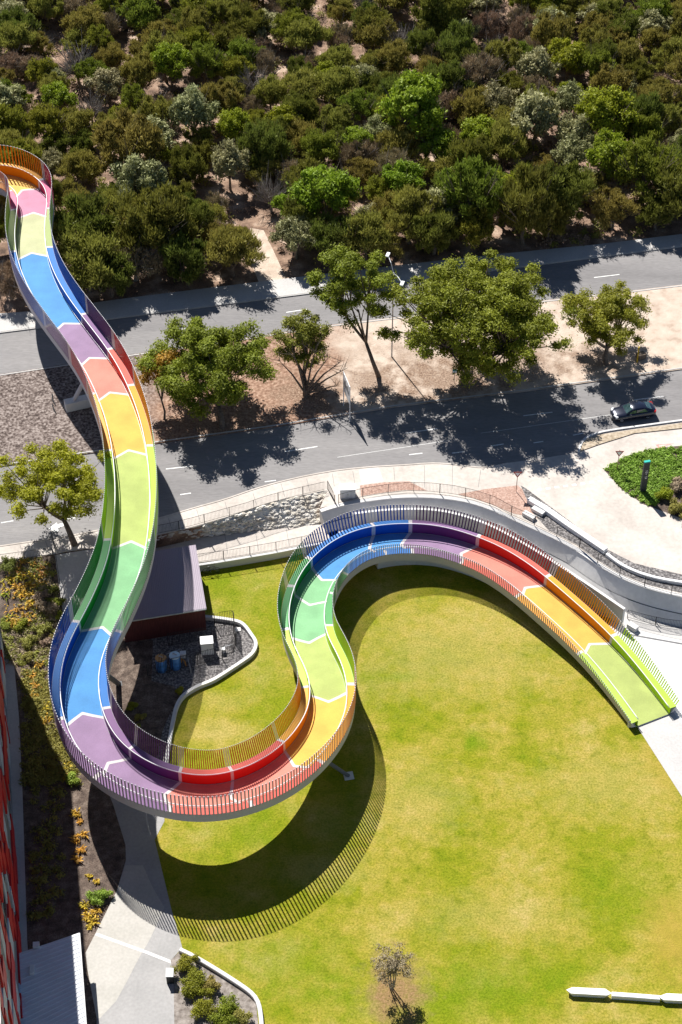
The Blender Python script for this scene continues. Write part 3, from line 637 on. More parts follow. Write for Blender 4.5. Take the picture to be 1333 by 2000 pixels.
def limbs(mb, base, top, cents, r0, r_, frac=.6, spread=True, m=0):
    """tapered trunk from base to a fork, limbs to clump centres"""
    base = Vector(base); top = Vector(top); fork = base.lerp(top, .45); fork.x += r_.normal()*.1
    bend = base.lerp(fork, .5)+Vector((r_.normal()*.12, r_.normal()*.12, 0))
    mb.tube([base-Vector((0, 0, .1)), bend, fork], [r0*1.15, r0*.9, r0*.72], 8, m)
    mains = []
    for k in range(5):
        a = 2*math.pi*k/5+r_.random()*.8; far = max(1e-3, float(np.abs(cents[:, :2]-np.array(top[:2])).max()))
        e = Vector((top.x+math.cos(a)*far*.42, top.y+math.sin(a)*far*.42, top.z-(top.z-fork.z)*.15*r_.random()))
        mid = fork.lerp(e, .5)+Vector((0, 0, -.25)); mb.tube([fork, mid, e], [r0*.6, r0*.42, r0*.3], 6, m); mains.append((mid, e))
    for c in cents:
        if r_.random() > frac: continue
        c = Vector(c); mid, e = min(mains, key=lambda q: (q[1]-c).length); st = mid.lerp(e, .3+.7*r_.random())
        q = st.lerp(c, .55)+Vector((r_.normal()*.15, r_.normal()*.15, .1)); mb.tube([st, q, c], [r0*.26, r0*.16, r0*.05], 4, m, False)
LM = {
 'dark': leafmat('leaf_dark_green', (.165, .180, .032), transl=.3), 'olive': leafmat('leaf_olive', (.285, .262, .058), transl=.3), 'green': leafmat('leaf_mid_green', (.235, .262, .034), transl=.3),
 'bright': leafmat('leaf_bright_green', (.260, .315, .024), transl=.35), 'silver': leafmat('leaf_silver_green', (.360, .350, .170)), 'brown': leafmat('leaf_dry_brown', (.310, .240, .155), transl=.1),
 'yellow': leafmat('leaf_yellow_green', (.330, .345, .018), transl=.35), 'gum': leafmat('leaf_gum', (.245, .262, .022), transl=.35), 'rust': leafmat('leaf_rust', (.40, .20, .03)), 'aloe': leafmat('leaf_golden', (.50, .32, .035), val=.5), 'turf': leafmat('leaf_turf', (.24, .36, .045))}

def proto(kind, leafm, seed, h, rx, rz, nc, per, size, barkm='bark', upright=False, bare=0):
    r_ = np.random.default_rng(seed); ce = crown_pts(r_, nc, rx, rx, rz, low=-.75 if upright else -.45); ce[:, 2] += h-rz
    mb = MB(); limbs(mb, (0, 0, 0), (0, 0, h-rz*1.1), ce, .13+.012*h, r_, .7)
    for k in range(bare+5):
        a = r_.random()*6.28; rr = rx*(.3+.8*r_.random()); e = (math.cos(a)*rr, math.sin(a)*rr, h*(.55+.5*r_.random()))
        m_ = (e[0]*.5+r_.normal()*.3, e[1]*.5+r_.normal()*.3, e[2]*.6); st = (0, 0, h*.25)
        mb.tube([st, m_, e], [.07, .045, .015], 4, 0, False)
        for q in range(4):
            e2 = tuple(e[i]+r_.normal()*.6 for i in range(3)); mb.tube([m_, tuple((m_[i]+e2[i])/2+r_.normal()*.1 for i in range(3)), e2], [.03, .022, .008], 3, 0, False)
    me_t = mb.build('trunk', M[barkm]); tm = me_t.data; bpy.data.objects.remove(me_t)
    lm = leaves_mesh('crown', ce, r_.uniform(.25, .95, nc)*(rx/2.6), per, size, LM[leafm], seed=seed, flat=1.05 if upright else .8, fill=.6, streak={'dark': .8, 'olive': .65, 'brown': .8, 'green': .5}.get(kind, .2), aspect={'dark': 2.4, 'olive': 2.2, 'brown': 2.6, 'green': 2.}.get(kind, 1.6)) if per else None
    return tm, lm
PR = {
 'dark': [proto('dark', 'dark', 1, 5.6, 2.6, 2.3, 66, 256, 0.18, upright=True), proto('dark', 'dark', 2, 4.6, 2.3, 2.0, 57, 270, 0.17, upright=True)],
 'olive': [proto('olive', 'olive', 3, 4.8, 2.9, 1.9, 66, 243, 0.17), proto('olive', 'olive', 4, 4.2, 2.5, 1.7, 57, 243, 0.15, bare=3), proto('olive', 'olive', 5, 5.4, 2.7, 2.1, 63, 256, 0.17)],
 'green': [proto('green', 'green', 6, 5.4, 2.7, 2.1, 63, 256, 0.17), proto('green', 'green', 7, 4.6, 2.5, 1.9, 54, 256, 0.18)],
 'bright': [proto('bright', 'bright', 8, 6.2, 2.8, 2.1, 60, 283, 0.19), proto('bright', 'bright', 9, 5.6, 2.6, 2.0, 51, 297, 0.19)],
 'silver': [proto('silver', 'silver', 10, 5.2, 2.6, 1.9, 69, 175, 0.21, 'palebark'), proto('silver', 'silver', 11, 4.6, 2.4, 1.8, 60, 175, 0.20, 'palebark', bare=3)],
 'brown': [proto('brown', 'brown', 12, 3.9, 2.4, 1.7, 51, 148, 0.14, 'deadwood', bare=14), proto('brown', 'brown', 13, 3.4, 2.2, 1.5, 45, 121, 0.14, 'deadwood', bare=16)],
 'dead': [proto('dead', 'brown', 14, 3.6, 2.4, 1.6, 30, 0, 0.14, 'deadwood', bare=34)],
}
LAB = {'dark': 'dark green dense bush tree', 'olive': 'dull olive scrub tree', 'green': 'mid green leafy tree', 'bright': 'bright green clumpy gum tree',
       'silver': 'silvery green banksia tree', 'brown': 'brown dry twiggy shrub', 'dead': 'bare grey dead shrub'}
nm = {'dark': 'bush_tree', 'olive': 'scrub_tree', 'green': 'leafy_tree', 'bright': 'gum_tree', 'silver': 'banksia_tree', 'brown': 'dry_shrub', 'dead': 'dead_shrub'}
LANDN = []
def plant(kind, var, x, y, z, sc, label=None, where='', rz=None, squash=1.05):
    sc = (sc, sc*random.uniform(.85, 1.1), sc*squash)
    tm, lm = PR[kind][var % len(PR[kind])]
    t = thing(nm[kind], (x, y, z), label or (LAB[kind]+where), 'shrub' if kind in ('brown', 'dead') else 'tree', None if label else LAB[kind]+'s in the bushland', rz=random.random()*6.28 if rz is None else rz, sc=sc)
    o = bpy.data.objects.new('trunk', tm); COL.objects.link(o); o.parent = t
    if lm: c = bpy.data.objects.new('crown', lm); COL.objects.link(c); c.parent = t
    return t
# hand placed trees of the bush: (kind, variant, u, v of crown centre, scale, label)
spots = [
 ('bright', 0, 812, 215, 1.55, 'broad bright green gum tree with spreading limbs in the middle of the bush'), ('bright', 1, 1110, 108, 1.05, 'lone bright green tree standing above brown scrub at the back right'),
 ('silver', 0, 1048, 232, 1.35, 'tall silver-flecked tree between the broad gum and the olive crown'), ('bright', 0, 1182, 228, 1.35, 'rounded yellow-green gum crown at the right of the bush'),
 ('green', 0, 1262, 335, 1.55, 'largest dense green tree close to the footpath at the right'), ('bright', 1, 975, 372, 1.15, 'bright topped tree in front of the silver-flecked one'),
 ('bright', 0, 640, 385, 1.35, 'bright green tree right of the sandy track'), ('silver', 1, 578, 455, 1.1, 'squat grey-green tree at the right edge of the sandy track mouth'),
 ('olive', 0, 455, 490, 1.15, 'leaning olive tree at the left edge of the sandy track mouth'), ('olive', 2, 250, 290, 1.6, 'wide olive gum crown above the dark thicket'),
 ('dark', 0, 300, 440, 1.6, 'big dark green thicket tree in front of the footpath left of the track'), ('dark', 0, 165, 450, 1.4, 'dark green tree touching the pale lime bridge section'),
 ('silver', 0, 270, 355, 1.25, 'pale leaved tree on top of the dark thicket'), ('dark', 1, 365, 500, 1.25, 'dark bushy tree left of the leaning olive one'),
 ('dark', 0, 868, 22, 1.4, 'very dark round tree at the far back'), ('bright', 1, 780, 352, 1.0, 'small bright green tree in front of the broad gum'),
 ('dark', 1, 850, 440, 1.25, 'dark tree in the front row left of the big roadside gum'), ('dead', 0, 152, 130, 1.3, 'tangle of bare grey branches at the far left of the bush'),
 ('dead', 0, 790, 92, 1.2, 'tangle of bare grey twigs near the very dark round tree'), ('brown', 0, 935, 150, 1.5, 'large brown dry thicket at the back'),
 ('brown', 1, 880, 200, 1.3, 'brown dry shrub behind the broad gum'), ('dead', 0, 500, 170, 1.1, 'fallen pale branches beside the back clearing'),
 ('dark', 0, 1100, 380, 1.35, 'tall dark green tree in the front row on the right'), ('olive', 1, 750, 465, 1.0, 'small olive tree behind the street lamp'),
 ('dark', 1, 215, 530, 1.1, 'dark shrub leaning over the footpath by the bridge'), ('olive', 2, 1290, 200, 1.1, 'olive tree at the right edge of the bush'),
 ('brown', 0, 20, 550, 1.1, 'brownish shrub left of the blue bridge section'), ('bright', 1, 550, 240, .9, 'small bright tree in the middle left of the bush'), ('green', 1, 20, 240, 1.2, 'green tree behind the orange bend of the bridge')]
placed = []; HT = {'dark': 3.2, 'olive': 3, 'green': 3.2, 'bright': 4, 'silver': 3.2, 'brown': 2, 'dead': 1.8}
for kind, var, u, v, sc, lab in spots:
    x, y, _ = g(u, v, R+HT[kind]*sc); placed.append((x, y, 2.4*sc)); plant(kind, var, x, y, R, sc, lab)
brid = np.stack([BX, BY], 1)[SS > 140]
gaps = [(g(505, 500, R), 2.6), (g(520, 540, R), 3.2), (g(495, 460, R), 2.0), (g(465, 335, R), 1.7), (g(240, 95, R), 2.3), (g(345, 220, R), 1.6), (g(478, 400, R), 1.2), (g(620, 540, R), 2)]
rr = random.Random(5); cand = []
y = g(667, 560, R)[1]
sp_ = 4.35
while y < 257:
    x = -62
    while x < 62:
        cand.append((x+rr.uniform(-1.5, 1.5), y+rr.uniform(-1.5, 1.5))); x += sp_
    y += sp_*.9
nf = 0; seen = {}; wait = []
short = ['broad bright gum', 'lone bright tree', 'silver-flecked tree', 'yellow-green gum crown', 'largest roadside green tree', 'bright topped tree', 'bright tree right of the track', 'squat grey-green tree', 'leaning olive tree', 'wide olive gum', 'big dark thicket', 'dark tree by the bridge', 'pale leaved tree', 'dark bushy tree', 'very dark round tree', 'small bright tree', 'dark roadside tree', 'bare branch tangle', 'bare twig tangle', 'large brown thicket', 'brown dry shrub', 'fallen pale branches', 'tall dark roadside tree', 'olive tree behind the lamp', 'leaning dark shrub', 'olive tree at the right edge', 'brownish shrub by the bridge', 'small bright middle tree', 'tree by the orange bend']
for x, y in cand:
    u, v = proj(x, y, R)
    front = 612-.1163*u-5                               # bush edge along the footpath
    if u < -70 or u > 1400 or v > front-6: continue
    if any(math.hypot(x-a, y-b) < c*.85 for a, b, c in placed): continue
    if any(math.hypot(x-q[0], y-q[1]) < r+1.1 for q, r in gaps): continue
    if np.hypot(*(brid-np.array([x, y])).T).min() < 4.4: continue
    if v > front-45: kind = rr.choices(['dark', 'olive', 'green', 'brown'], [5, 3, 2, 1])[0]
    elif u < 420 and v > 300: kind = rr.choices(['dark', 'olive', 'silver', 'green'], [6, 3, 2, 2])[0]
    elif v < 170: kind = rr.choices(['dark', 'olive', 'green', 'silver', 'brown', 'dead'], [3, 8, 3, 2, 6, 1.2])[0]
    else: kind = rr.choices(['dark', 'olive', 'green', 'bright', 'silver', 'brown', 'dead'], [4, 7, 4, 1.4, 2.2, 5, 1])[0]
    near = sorted(range(len(spots)), key=lambda q: math.hypot(x-placed[q][0], y-placed[q][1]))[0]
    dx, dy = x-placed[near][0], y-placed[near][1]
    way = ('right of' if dx > 0 else 'left of') if abs(dx) > abs(dy)*2.4 else ('in front of' if dy < 0 else 'behind') if abs(dy) > abs(dx)*2.4 else ('behind and right of' if dx > 0 else 'behind and left of') if dy > 0 else ('front right of' if dx > 0 else 'front left of')
    key = (kind, near, way); seen[key] = seen.get(key, 0)+1; wait.append((kind, rr.randrange(3), x, y, rr.uniform(.68, 1.12)*(1.4 if v > front-42 else 1), key, math.hypot(dx, dy))); nf += 1
rank = ['nearest', 'second', 'third', 'fourth', 'fifth', 'sixth', 'seventh', 'eighth', 'ninth', 'tenth', 'eleventh', 'twelfth', 'thirteenth', 'fourteenth', 'fifteenth', 'sixteenth', 'seventeenth', 'eighteenth']
for key in seen:
    for i, w in enumerate(sorted([w for w in wait if w[5] == key], key=lambda w: w[6])):
        kind, var, x, y, sc, _, _ = w
        plant(kind, var, x, y, R, sc, squash=rr.uniform(.9, 1.3), where=(' ' if seen[key] == 1 else ', %s ' % rank[i])+key[2]+' the '+short[key[1]])
print('forest trees', nf)
# low undergrowth between the trees
r_ = np.random.default_rng(3); pts = []
while len(pts) < 1700:
    x = r_.uniform(-62, 60); y = r_.uniform(178, 256); u, v = proj(x, y, R)
    if v > 609-.1163*u: continue
    if any(math.hypot(x-q[0], y-q[1]) < r for q, r in gaps): continue
    pts.append((x, y, R+.35))
for nm_, mt_, sel, sz in (('undergrowth', 'olive', slice(0, 950), .2), ('dry_undergrowth', 'brown', slice(950, 1700), .18)):
    P_ = np.array(pts)[sel]; me = leaves_mesh(nm_, P_, r_.uniform(.5, 1.2, len(P_)), 70, sz, LM[mt_], flat=.5, seed=9)
    o = bpy.data.objects.new(nm_, me); COL.objects.link(o)
    tag(o, 'low green undergrowth between the bushland trees' if mt_ == 'olive' else 'dry brown twiggy undergrowth on the bushland floor', 'undergrowth', kind='stuff')

# ------------------------------------------------------------------ trees one can tell apart beside the roads
def big_tree(name, label, base, crown, zc, rx, ry, rz, nc, per, size, leafm, r0, seed, base_z=R, barkm='bark', low=-.5, frac=.75, extra=None, clump=1.15, fill=.45):
    r_ = np.random.default_rng(seed); b = g(base[0], base[1], base_z); c = g(crown[0], crown[1], zc)
    ce = crown_pts(r_, nc, rx, ry, rz, low=low); ce += np.array(c)-np.array(b)
    t = thing(name, b, label, 'tree')
    mb = MB(); limbs(mb, (0, 0, 0), (c[0]-b[0], c[1]-b[1], c[2]-b[2]-rz*.35), ce, r0, r_, frac)
    if extra: extra(mb, r_)
    o = mb.build('trunk', M[barkm], t, smooth=True)
    me = leaves_mesh('crown', ce, r_.uniform(.65, 1.2, nc)*clump, per, size, LM[leafm], flat=.62, seed=seed, fill=fill)
    o = bpy.data.objects.new('crown', me); COL.objects.link(o); o.parent = t
    return t
big_tree('gum_tree', 'broad green tree on the median beside the orange bridge section', (436, 838), (400, 712), R+5.8, 6.9, 6.6, 3.6, 150, 440, .17, 'gum', .30, 21, clump=1.0, low=-.85)
def bare(mb, r_):
    for ang, L_ in ((0.05, 4.5), (.35, 4.2), (-.1, 3.6), (.8, 3.5), (2.4, 3.8), (2.0, 3.2), (1.2, 3.4)):
        e = (math.cos(ang)*L_, r_.normal()*.8, 2.2+math.sin(ang)*L_*1.1+2*r_.random()); m_ = (e[0]*.5, e[1]*.5, e[2]*.62)
        mb.tube([(0, 0, .5), m_, e], [.14, .09, .02], 5, 0, False)
        for q in range(6):
            f_ = .4+.6*r_.random(); st = tuple(m_[i]+(e[i]-m_[i])*f_ for i in range(3)); e2 = (st[0]+r_.normal()*.9, st[1]+r_.normal()*.7, st[2]+.4+r_.random()*1.1)
            mb.tube([st, tuple((st[i]+e2[i])/2+.08*r_.normal() for i in range(3)), e2], [.035, .025, .008], 3, 0, False)
big_tree('paperbark_tree', 'half-bare dark tree with leafless branches reaching right on the median', (598, 776), (590, 662), R+5.6, 2.9, 2.6, 3.8, 52, 280, .15, 'green', .30, 22, barkm='bark', low=-.9, extra=bare, clump=.85)
big_tree('gum_tree', 'tall slender gum with a bent bare trunk left of the street lamp', (742, 738), (690, 562), R+10.2, 4.5, 4.2, 4.2, 64, 400, .155, 'gum', .24, 23, clump=.9, low=-.8)
big_tree('gum_tree', 'largest spreading tree in the middle of the median', (905, 752), (935, 618), R+8.4, 10.4, 8.3, 4.8, 360, 340, .17, 'gum', .42, 24, low=-.95, clump=.98)
big_tree('gum_tree', 'light green wispy tree at the right end of the median', (1186, 714), (1184, 622), R+4.8, 5.2, 4.8, 3.3, 95, 340, .15, 'gum', .30, 25, clump=.85)
big_tree('gum_tree', 'yellow-green tree on the corner beside the left turning arrow', (147, 1064), (106, 938), R+6.4, 5.4, 5.6, 3.7, 90, 400, .15, 'yellow', .32, 26, low=-.8, clump=.85)
big_tree('small_tree', 'small rust-tinged tree hugging the bridge beside the broad median tree', (322, 822), (312, 722), R+5.0, 2.1, 2.0, 2.4, 16, 220, .2, 'rust', .12, 27, low=-.8, clump=.8)
# bare sapling on the lawn
sb_ = g(766, 1932, 0); r_ = np.random.default_rng(31)
t = thing('sapling', sb_, 'thin almost leafless young tree on a brown patch at the foot of the lawn', 'tree'); mb = MB(); ce = []
for k in range(4):
    a = k*1.6+.3; e0 = Vector((math.cos(a)*.35, math.sin(a)*.35, 2.6+r_.random())); mb.tube([(math.cos(a)*.1, math.sin(a)*.1, -.05), (math.cos(a)*.3, math.sin(a)*.2, 1.4), e0], [.06, .045, .03], 6)
    for q in range(13):
        e = e0+Vector((r_.normal()*.8, r_.normal()*.8, -.6+1.9*r_.random())); mb.tube([e0.lerp(Vector((math.cos(a)*.3, math.sin(a)*.2, 1.4)), r_.random()*.6), e0.lerp(e, .5)+Vector((.1*r_.normal(), .1*r_.normal(), 0)), e], [.022, .014, .005], 3, 0, False); ce.append(tuple(e))
mb.build('trunk', M['deadwood'], t); me = leaves_mesh('crown', ce, [.42]*len(ce), 75, .09, LM['brown'], seed=5); o = bpy.data.objects.new('crown', me); COL.objects.link(o); o.parent = t

# ------------------------------------------------------------------ fences
def fence(label, pts, z, h=1.15, gap=2.6, group='black steel picket fences', infill=True, name='fence', pk=.018, pg=.14):
    Q = px_line(pts, z, .3, 1); t = thing(name, tuple(Q[0]), label, 'fence', group); o0 = Vector(Q[0])
    rel = [Vector(q)-o0 for q in Q]; d = np.r_[0, np.cumsum([(rel[i+1]-rel[i]).length for i in range(len(rel)-1)])]
    def at(s): return Vector([float(np.interp(s, d, [r[i] for r in rel])) for i in range(3)])
    mb = MB(); ss = np.arange(0, d[-1]+.01, .6)
    for hh in ((h, .12) if infill else (h,)): mb.tube([at(s)+Vector((0, 0, hh)) for s in ss], .025, 4)
    mb.build('rail', M['black_metal'], t)
    n = max(1, round(d[-1]/gap))
    for k in range(n+1):
        p = MB(); q = at(d[-1]*k/n); p.box((q.x, q.y, (h+.02)/2+q.z), (.06, .06, h+.02)); p.build('post', M['black_metal'], t)
    if infill:
        mb = MB()
        for s in np.arange(.15, d[-1], pg):
            q = at(s); mb.box((q.x, q.y, q.z+h/2+.05), (pk, pk, h-.12))
        o = mb.build('pickets', M['black_metal'], t); o['kind'] = 'stuff'
    return t
fence('black picket fence above the rock bank beside the lower road', [(300, 1045), (340, 1037), (380, 1027), (430, 1013), (481, 999), (518, 986), (567, 973), (641, 956)], R)
fence('short black picket fence running down the end of the rock bank', [(641, 956), (646, 966), (655, 984)], R)
fence('black picket fence on the low white wall above the bicycle', [(386, 1099), (440, 1092), (493, 1083), (541, 1075), (594, 1064), (640, 1054)], LP)
fence('long black picket fence on top of the curved retaining wall', [(662, 984), (707, 972), (750, 965), (796, 960), (841, 961), (886, 966), (927, 975), (966, 988), (1002, 1008), (1051, 1029), (1091, 1049), (1131, 1068), (1164, 1097), (1209, 1123), (1260, 1145), (1313, 1160), (1420, 1176)], R+.08, 1.25)
fence('black picket fence along the sunken path below the curved wall', [(1226, 1207), (1262, 1217), (1300, 1225), (1345, 1230), (1450, 1245)], .05, 1.1)
fence('black picket fence beside the sloping walkway at the upper left', [(104, 1054), (110, 1085), (118, 1140)], R, 1.1)
fence('black picket fence along the footpath above the golden plants', [(-60, 1112), (0, 1098), (45, 1092), (104, 1084)], R, 1.0)

# equipment yard fence and machinery
fence('black fence round the tanks and cabinet in the yard', [(290, 1322), (345, 1309), (400, 1296), (452, 1283), (462, 1262), (458, 1216), (420, 1222)], .04, 1.7, 2.2, pk=.032, pg=.16)
fence('black fence between the shed and the electrical cabinet', [(330, 1262), (380, 1254), (430, 1246), (458, 1241)], .04, 1.7, 2.4, pk=.032, pg=.16)
def tank(u, v, top, label, mt):
    c = g(u, v, .04); t = thing('tank', c, label, 'tank', 'blue barrels in the yard'); mb = MB()
    mb.lathe((0, 0, 0), [(.46, 0), (.50, .03), (.50, .5), (.52, .53), (.50, .56), (.50, 1.05), (.52, 1.08), (.50, 1.11), (.50, 1.52), (.47, 1.56)], 24); mb.build('drum', M_blue, t, True)
    mb = MB(); mb.lathe((0, 0, 1.56), [(.49, 0), (.52, .02), (.52, .06), (.40, .10), (.12, .13)], 24); lid = mb.build('lid', mt, t)
    mb = MB(); mb.tube([(-.15, .1, 1.68), (-.15, .1, 1.80), (.2, -.1, 1.80)], .05, 8); mb.build('pipe', M['grey_metal'], lid)
M_blue = paint('blue_plastic', (.06, .20, .52), .5, .1, 2)
tank(317, 1308, 0, 'blue tank with an orange striped top beside the pale-topped one', mat('orange_slats', [(.42, (.10, .05, .03)), (.5, (.55, .30, .12))], 2.2, 1, .7, stretch=(3, .2, 1)))
tank(344, 1303, 0, 'blue tank with a pale lid next to the small white box', paint('pale_lid', (.60, .76, .85), .5, .05, 3))
def boxthing(name, label, cat, u, v, z, sz, rz, mt, door=None, group=None, lid=True):
    c = g(u, v, z); t = thing(name, c, label, cat, group, rz); mb = MB(); mb.box((0, 0, sz[2]/2), sz); mb.build('body', mt, t)
    if lid: mb = MB(); mb.box((0, 0, sz[2]+.03), (sz[0]+.06, sz[1]+.06, .05)); mb.build('lid', M['white'], t)
    if door:
        mb = MB(); mb.box((-sz[0]*.24, -sz[1]/2-.012, sz[2]/2), (sz[0]*.46, .02, sz[2]*.86)); mb.build('door', mt, t)
        mb = MB(); mb.box((sz[0]*.24, -sz[1]/2-.012, sz[2]/2), (sz[0]*.46, .02, sz[2]*.86)); o = mb.build('door', mt, t)
        mb = MB(); mb.box((.0, -sz[1]/2-.035, sz[2]*.5), (.05, .03, .18)); mb.build('handle', M['black_metal'], o)
    return t
boxthing('cabinet', 'white electrical cabinet standing in the fenced yard', 'cabinet', 406, 1272, .04, (1.15, .95, 1.5), .12, M['white'], True)
boxthing('small_box', 'small white box beside the pale-topped blue tank', 'box', 359, 1283, .04, (.5, .4, .55), .1, M['white'], group='small white boxes in the yard')
boxthing('small_box', 'small white pillar box right of the electrical cabinet', 'box', 437, 1274, .04, (.32, .3, .45), .1, M['white'], group='small white boxes in the yard')
boxthing('pit_lid', 'square white concrete lid in the gravel by the yard kerb', 'lid', 466, 1230, .035, (.5, .5, .08), .1, M['white_con'], lid=False)
for i, (a, b, lab) in enumerate([((328, 1284), (352, 1276), 'grey pipe run behind the two blue tanks'), ((368, 1292), (374, 1314), 'pale bent pipe between the tanks and the cabinet'), ((440, 1270), (456, 1266), 'short grey pipe near the small pillar box')]):
    A_, B_ = Vector(g(*a, .04)), Vector(g(*b, .04)); mb = MB(); mb.tube([A_, A_+Vector((0, 0, .5)), B_+Vector((0, 0, .5)), B_], .05, 8); tag(mb.build('pipe', M['grey_metal']), lab, 'pipe')
A_ = g(355, 1294, .04); mb = MB(); mb.tube([A_, (A_[0], A_[1], .6), (A_[0]+.35, A_[1]-.3, .6), (A_[0]+.5, A_[1]-.5, .1)], .07, 8); tag(mb.build('pipe', paint('orange_pipe', (.55, .25, .05), .5)), 'orange bent pipe at the foot of the pale-topped tank', 'pipe')

# shed with ribbed roof
sh = [g(u, v, 3.1) for u, v in ((383, 1064), (404, 1188), (238, 1214), (226, 1088))]
t = thing('shed', (sh[2][0], sh[2][1], 0), 'dark red shed with a pale ribbed metal roof beside the bridge', 'shed'); ox, oy = sh[2][0], sh[2][1]
sl = [(x-ox, y-oy) for x, y, _ in sh]; cx_ = sum(p[0] for p in sl)/4; cy_ = sum(p[1] for p in sl)/4
ins = [(cx_+(x-cx_)*.965, cy_+(y-cy_)*.965) for x, y in sl]
mb = MB(); mb.prism(ins, 0, 2.98); mb.build('wall', mat('maroon_cladding', [(.4, (.07, .018, .018)), (.6, (.11, .03, .028))], 3, 4, .7, stretch=(6, 6, .3)), t)
mb = MB(); mb.prism(sl, 2.99, 3.10)
d0, d1, d2, d3 = [Vector((*p, 3.10)) for p in sl]
for k in range(46):
    f0 = (k+.5)/46; a = d0.lerp(d3, f0); b = d1.lerp(d2, f0); n_ = Vector((.028, 0, 0)); up_ = Vector((0, 0, .03))
    mb.face([a-n_, b-n_, b-n_*.4+up_, a-n_*.4+up_]); mb.face([a-n_*.4+up_, b-n_*.4+up_, b+n_*.4+up_, a+n_*.4+up_]); mb.face([a+n_*.4+up_, b+n_*.4+up_, b+n_, a+n_])
mb.build('roof', paint('lilac_roof', (.29, .245, .30), .55, .04, .4), t)
mb = MB(); mb.tube([d1-Vector((0, .07, .07)), d2-Vector((0, .07, .07))], .07, 8); mb.build('gutter', M['grey_metal'], t)

# canopy at the bottom left
cp_ = [g(u, v, 3.2) for u, v in ((37, 1862), (155, 1822), (171, 2040), (45, 2120))]
o_ = (cp_[2][0], cp_[2][1], 0); t = thing('canopy', o_, 'white ribbed metal canopy roof projecting from the red and white building', 'canopy')
lp = [Vector((p[0]-o_[0], p[1]-o_[1], 3.2)) for p in cp_]
mb = MB(); mb.prism([(p.x, p.y) for p in lp], 3.02, 3.2)
n = 26
for k in range(n):
    f0 = (k+.25)/n; f1 = (k+.75)/n; a, b, c, d = lp[0].lerp(lp[3], f0), lp[1].lerp(lp[2], f0), lp[1].lerp(lp[2], f1), lp[0].lerp(lp[3], f1); u_ = Vector((0, 0, .04)); q = .3
    a2, b2, c2, d2_ = a.lerp(d, q)+u_, b.lerp(c, q)+u_, c.lerp(b, q)+u_, d.lerp(a, q)+u_
    for f in ([d, c, c2, d2_], [d2_, c2, b2, a2], [a2, b2, b, a]): mb.face(f)
mb.build('roof', paint('white_roof_sheet', (.62, .64, .68), .45, .06, .5), t)
for f in (.06, .5, .93):
    q = lp[1].lerp(lp[2], f); mb = MB(); mb.box((q.x-.25, q.y, 1.5), (.14, .14, 3.0)); mb.build('post', M['white'], t)
mb = MB(); mb.tube([lp[1]+Vector((.04, 0, -.05)), lp[2]+Vector((.04, 0, -.05))], .06, 6); mb.build('gutter', M['white'], t)
for u, v, sz in ((72, 1848, (.5, .45, .3)), (64, 1896, (.35, .8, .25))):
    boxthing('roof_vent', 'small grey vent box near the %s edge of the white canopy' % ('far' if v < 1860 else 'left'), 'vent', u, v, 3.24, sz, .1, M['wall_con'], lid=False)

# tall building at the left edge
bl = [g(u, v, 0) for u, v in ((7, 1252), (20, 1400), (28, 1550), (37, 1836), (48, 2010), (66, 2300))]
HB = 20.0; t = thing('apartment_building', (bl[0][0], bl[0][1], 0), 'tall building clad in upright red, white and grey panels at the left edge', 'building'); o0 = Vector(bl[0])
rel = [Vector(p)-o0 for p in bl]; rel = [Vector((rel[-1].x*k/30, rel[-1].y*k/30, 0)) for k in range(31)]
A_, B_ = rel[0], rel[-1]; dn = (B_-A_).normalized(); out = Vector((-dn.y, dn.x, 0)); out = out if out.x > 0 else -out
mb = MB(); mb.prism([(A_.x, A_.y), (B_.x, B_.y), (B_.x-18, B_.y), (A_.x-18, A_.y+1)], 0, HB)
mb.build('wall', mat('dark_cladding', [(.4, (.16, .17, .20)), (.6, (.22, .235, .27))], .6, 5, .6), t)
r_ = random.Random(11); LN = (B_-A_).length
MR = paint('red_panel', (.50, .012, .018), .5, .1, .6); MW = paint('white_panel', (.42, .47, .56), .5, .08, .6); MG = mat('window_glass', [(.4, (.03, .05, .07)), (.6, (.06, .09, .12))], 1, 3, .12, spec=.8)
for row in range(6):
    z0 = .3+row*3.28; s = 0.
    while s < LN-1.0:
        w = r_.choice([.6, .9, 1.5, 2.2]); kind = r_.choices(['r', 'w', 'g', '-'], [6, 3, 2, 3])[0]; w = min(w, LN-s-.05)
        if kind != '-':
            a = A_+dn*(s+.03); b = A_+dn*(s+w-.03); off = {'r': .16, 'w': .10, 'g': .04}[kind]; h0 = r_.choice([0, .5, .9]) if kind != 'g' else .6
            mb = MB(); mb.prism([(a.x+out.x*.003, a.y+out.y*.003), (b.x+out.x*.003, b.y+out.y*.003), (b.x+out.x*off, b.y+out.y*off), (a.x+out.x*off, a.y+out.y*off)], z0+h0, z0+3.24 if kind != 'g' else z0+2.6)
            mb.build({'r': 'red_panel', 'w': 'white_panel', 'g': 'window'}[kind], {'r': MR, 'w': MW, 'g': MG}[kind], t)
        s += w
mb = MB(); mb.prism([(A_.x+.2, A_.y+.2), (B_.x+.2, B_.y), (B_.x-18.2, B_.y), (A_.x-18.2, A_.y+1.2)], HB+.003, HB+.35); mb.build('roof', M['wall_con'], t)
sheet('building_path', [(4, 1195), (24, 1250), (38, 1400), (45, 1550), (54, 1836), (66, 2010), (85, 2300), (60, 2300), (43, 2010), (32, 1836), (22, 1550), (12, 1400), (3, 1252)], M['walk'], z=.022)
sheet('brick_pad', [(8, 1243), (36, 1240), (40, 1300), (34, 1302), (14, 1280)], M['brick'], z=.026)
sheet('cream_pad', [(10, 1250), (24, 1252), (26, 1290), (16, 1275)], paint('cream_paving', (.62, .55, .36), .8), z=.030)

